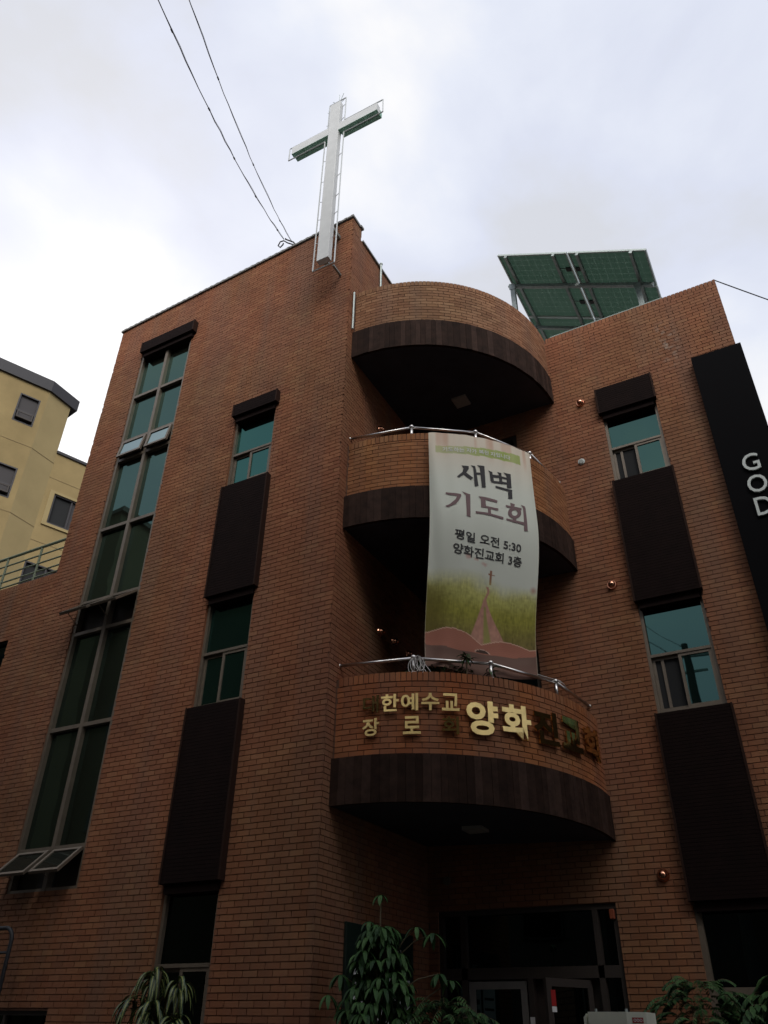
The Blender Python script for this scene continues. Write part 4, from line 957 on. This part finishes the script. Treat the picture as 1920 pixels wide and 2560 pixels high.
def potp(t_, x, y, r_, z1, z0=GZ+.13):
    mb = MB(); mb.tube([(x, y, z0), (x, y, z1-.05), (x, y, z1)], [r_*.7, r_, r_*1.08], 20, cap=True); mb.build('pot', M['pot'], t_)
rg = random.Random(5)
# umbrella tree with palmate drooping leaflets
def palmate(mb, c, n, ln, wd, rgx, tilt=0):
    for i in range(n):
        a = 2*PI*i/n+rgx.uniform(-.2, .2); e_ = rgx.uniform(-.15, .3)
        leaf(mb, c, (math.cos(a), math.sin(a), e_), ln*rgx.uniform(.8, 1.1), wd, rgx.uniform(1.5, 2.6), rgx.random()*.9, n=5)
t_ = thing('umbrella_tree', (-4.35, 8.05, GZ), 'tall potted plant with drooping palm-shaped leaf clusters left of the entrance', 'plant')
mb = MB(); stm = MB(); ctr = [(-4.44, 8.1, 1.24)]
for i in range(280):
    h = rg.uniform(-.9, .95); rad = (.08+.46*(1-max(0, h+.1)/1.2)) if h > -.1 else .62
    a = rg.uniform(0, 2*PI); q = rad*math.sqrt(rg.uniform(.15, 1)); x = -4.42+q*math.cos(a)*1.0; y = 8.05+q*math.sin(a)*.8; x = max(x, -4.86)
    ctr.append((x, y, h))
ctr += [(-4.52, 8.0, .98), (-4.38, 7.95, .92), (-4.02, 8.1, .92), (-3.86, 8.15, .86), (-3.78, 8.1, .50), (-3.7, 8.2, .45), (-4.78, 7.9, .50), (-4.86, 7.8, .32)]
for c_ in ctr:
    palmate(mb, c_, rg.choice((6, 7, 8)), rg.uniform(.15, .22), .046, rg)
    b_ = Vector((-4.42+(c_[0]+4.42)*.3, 8.05+(c_[1]-8.05)*.3, c_[2]-rg.uniform(.15, .4))); stm.tube([b_, (b_+Vector(c_))/2+Vector((0, 0, .04)), c_], .006, 5)
for k in range(4): stm.tube([(-4.42+.08*math.cos(k*1.6), 8.05+.08*math.sin(k*1.6), -1.1), (-4.42+.14*math.cos(k*1.6), 8.05+.14*math.sin(k*1.6), 0), (-4.43+.04*math.cos(k*1.6), 8.08, .9-.1*k)], [.022, .018, .008], 7)
stm.tube([(-4.43, 8.08, .8), (-4.44, 8.1, 1.24)], .007, 5)
stm.build('stem', M['stem'], t_); mb.build('foliage', M['leaf'], t_); potp(t_, -4.42, 8.05, .28, -1.05)
# feathery shrub beside it
def fern_shrub(c, rx, rz, nfr, lab, seed, ln=.3, pair=9, lw=.016, ll=.07, y_sq=.8, name='shrub', pal='leaf', droop=1.6):
    t_ = thing(name, (c[0], c[1], GZ), lab, 'plant'); rgx = random.Random(seed); mb = MB(); st_ = MB()
    for i in range(nfr):
        a = rgx.uniform(0, 2*PI); q = rx*math.sqrt(rgx.random()); hh = rgx.uniform(-.8, 1)
        q *= math.sqrt(max(.05, 1-max(0, hh)**2)); p = Vector((c[0]+q*math.cos(a), c[1]+q*math.sin(a)*y_sq, c[2]-rz+hh*rz))
        d = Vector((math.cos(a)+rgx.uniform(-.5, .5), math.sin(a)+rgx.uniform(-.5, .5), rgx.uniform(.2, 1.2))).normalized(); L_ = ln*rgx.uniform(.7, 1.2); P = [p.copy()]
        sd_ = d.cross(Vector((0, 0, 1))).normalized()
        for k in range(pair):
            d = (d+Vector((0, 0, -droop/pair))).normalized(); p = p+d*L_/pair; P.append(p.copy()); r_ = rgx.random()
            for s in (-1, 1): leaf(mb, p, (sd_*s+d*.5+Vector((0, 0, -.25))), ll*rgx.uniform(.8, 1.1), lw*1.6, .5, r_, n=2)
        st_.tube(P, .0025, 4, cap=False)
    for k in range(5): a = k*1.3; st_.tube([(c[0]+.03*math.cos(a), c[1]+.03*math.sin(a), -1.15), (c[0]+rx*.5*math.cos(a), c[1]+rx*.4*math.sin(a), c[2]-rz)], [.012, .006], 6)
    st_.build('stem', M['stem'], t_); mb.build('foliage', M[pal], t_); potp(t_, c[0], c[1], .24, -1.1)
fern_shrub((-3.85, 8.35, .27), .52, .55, 230, 'low feathery green shrub between the umbrella tree and the entrance doors', 7)
fern_shrub((-1.52, 9.0, .46), .48, .60, 260, 'dark fine-leaved shrub in front of the brick pier right of the entrance', 8, ln=.22, ll=.05)
fern_shrub((-.72, 9.1, .52), .42, .55, 90, 'brighter shrub with drooping pointed leaves under the lowest right window', 9, ln=.34, pair=7, lw=.034, ll=.14, droop=2.4)
# striped dracaena
t_ = thing('striped_dracaena', (-6.35, 7.0, GZ), 'potted plant with long drooping yellow striped leaves before the left windows', 'plant')
mb = MB(); rg = random.Random(11)
for (hx, hy, hz, nl) in ((-6.45, 7.0, .48, 34), (-6.16, 7.05, .40, 32), (-6.60, 6.95, .26, 28), (-6.32, 6.9, .20, 30), (-6.05, 6.95, .12, 24), (-6.42, 6.9, .02, 24)):
    for i in range(nl):
        a = rg.uniform(0, 2*PI); leaf(mb, (hx, hy, hz-.04+rg.uniform(-.08, .06)), (math.cos(a), math.sin(a)*.9, rg.uniform(.4, 1.7)), rg.uniform(.22, .36), rg.uniform(.034, .046), rg.uniform(3.0, 4.2), rg.random(), n=9, stripe=True, fold=.3)
mb.build('foliage', M['leaf_stripe'], t_)
mb = MB(); mb.tube([(-6.35, 7.0, -1.2), (-6.38, 7, .5)], .03, 8); mb.tube([(-6.3, 7.02, -1.2), (-6.12, 7.05, .4)], .028, 8); mb.build('stem', M['stem'], t_); potp(t_, -6.33, 7.0, .22, -1.15, GZ)
# planting on the lowest balcony
def spiky(c, n, ln, lab, seed, wd=.022, h=0.0):
    t_ = thing('spiky_plant', c, lab, 'plant'); rgx = random.Random(seed); mb = MB()
    for i in range(n):
        a = rgx.uniform(0, 2*PI); leaf(mb, Vector(c)+Vector((0, 0, rgx.uniform(-.05, .04))), (math.cos(a), math.sin(a), rgx.uniform(-.1, 1.3)), ln*rgx.uniform(.6, 1.1), wd, rgx.uniform(.8, 2.2), rgx.random(), n=4)
    mb.build('foliage', M['leaf'], t_); mb = MB(); mb.tube([(c[0], c[1], 3.80), c], .010, 6); mb.build('stem', M['stem'], t_)
spiky((-3.61, 8.78, 4.05), 34, .17, 'bright green spiky plant poking above the lowest rail before the banner foot', 3)
spiky((-3.38, 9.05, 3.93), 18, .14, 'smaller spiky plant low behind the lowest rail right of the bright one', 4)
def hedge(c, rx, ry, rz, n, lab, seed):
    t_ = thing('balcony_hedge', (c[0], c[1], c[2]-.5), lab, 'plant'); rgx = random.Random(seed); mb = MB()
    for i in range(n):
        u_, v_ = rgx.uniform(0, 2*PI), rgx.uniform(-1, 1); q = math.sqrt(1-v_*v_)*rgx.uniform(.6, 1); p = (c[0]+rx*q*math.cos(u_), c[1]+ry*q*math.sin(u_), c[2]+rz*v_)
        leaf(mb, p, (rgx.uniform(-1, 1), rgx.uniform(-1, 1), rgx.uniform(-.3, 1)), .07, .028, .8, rgx.random()*.6, n=2)
    mb.build('foliage', M['leaf'], t_)
    mb = MB(); mb.box(c[0]-rx*.8, c[0]+rx*.8, c[1]-ry*.6, c[1]+ry*.6, c[2]-.75, c[2]-rz*.5); mb.build('planter', M['pot'], t_)
hedge((-4.25, 8.75, 3.92), .25, .16, .16, 260, 'dark leafy plant on the lowest balcony left of the rope', 1)
hedge((-3.95, 8.85, 3.86), .38, .2, .14, 320, 'dark leafy plants on the lowest balcony between rope and spiky plant', 2)

# ------------------------------------------------------------------ cream cabinet at the lower right
cb = thing('cream_cabinet', (-1.55, 6.0, GZ), 'cream plastic cabinet top with red label in front of the entrance', 'cabinet')
K = 6.0/7.0
x0, x1 = -2.02*K, -1.60*K
mb = MB(); zt_ = .165*K
ring = [(x0, 6.0), (x1-.11, 6.0), (x1, 6.06), (x1, 6.34), (x0, 6.34)]
mb.poly([(x, y, zt_) for x, y in ring]); mb.poly([(x, y, GZ+.13) for x, y in ring[::-1]])
for p, q in zip(ring, ring[1:]+ring[:1]): mb.quad((*p, GZ+.13), (*q, GZ+.13), (*q, zt_), (*p, zt_))
mb.build('body', M['cream'], cb, bevel=.006)
mb = MB(); mb.hexa([(x0-.07, 6.0, GZ+.13), (x0-.012, 6.0, GZ+.13), (x0-.012, 6.0, zt_-.01), (x0-.03, 6.0, zt_-.03), (x0-.07, 6.3, GZ+.13), (x0-.012, 6.3, GZ+.13), (x0-.012, 6.3, zt_-.01), (x0-.03, 6.3, zt_-.03)][::1]); mb.build('side_panel', M['cream'], cb)
mb = MB()
for x in (x0+.04, x1-.12): mb.tube([(x, 6.06, zt_), (x, 6.06, zt_+.018)], .008, 6)
mb.build('bolt', M['galv'], cb)
e_ = Vector((x1-(x1-.11), .06, 0)).normalized(); nn_ = Vector((e_.y, -e_.x, 0)); pb = Vector((x1-.11, 6.0, 0))
fmc = lambda x, z, d: tuple(pb+e_*x+nn_*d+Vector((0, 0, z)))
mb = MB(); mb.wbox(fmc, .035, .105, zt_-.060, zt_-.030, .001, .002); mb.build('label_sticker', M['red'], cb)
text_box('000', .042, .098, zt_-.054, zt_-.036, lambda x, z, d: fmc(x, z, .0025), off=0).build('label_print', M['whitep'], cb)

# ------------------------------------------------------------------ dark tubular gate at the left edge
tg = thing('tubular_gate', (-10.3, 7.7, GZ), 'dark bent-tube gate frame at the lower left edge', 'gate')
mb = MB(); mb.tube([(-11.0, 7.7, GZ+.13), (-11.0, 7.7, .9)]+[(-10.85+.15*-math.cos(a), 7.7, .93+.15*math.sin(a)) for a in [PI/2*i/6 for i in range(7)]]+[(-9.72+.15*math.sin(a), 7.7, .93+.15*math.cos(a)) for a in [PI/2*i/6 for i in range(7)]]+[(-9.57, 7.7, GZ+.13)], .026, 10)
mb.build('frame_tube', M['cable'], tg, smooth=True)
mb = MB(); mb.tube([(-10.98, 7.7, .80), (-9.58, 7.7, .80)], .016, 8); mb.tube([(-10.98, 7.7, -.05), (-9.58, 7.7, -.05)], .016, 8); mb.build('crossbar', M['cable'], tg)
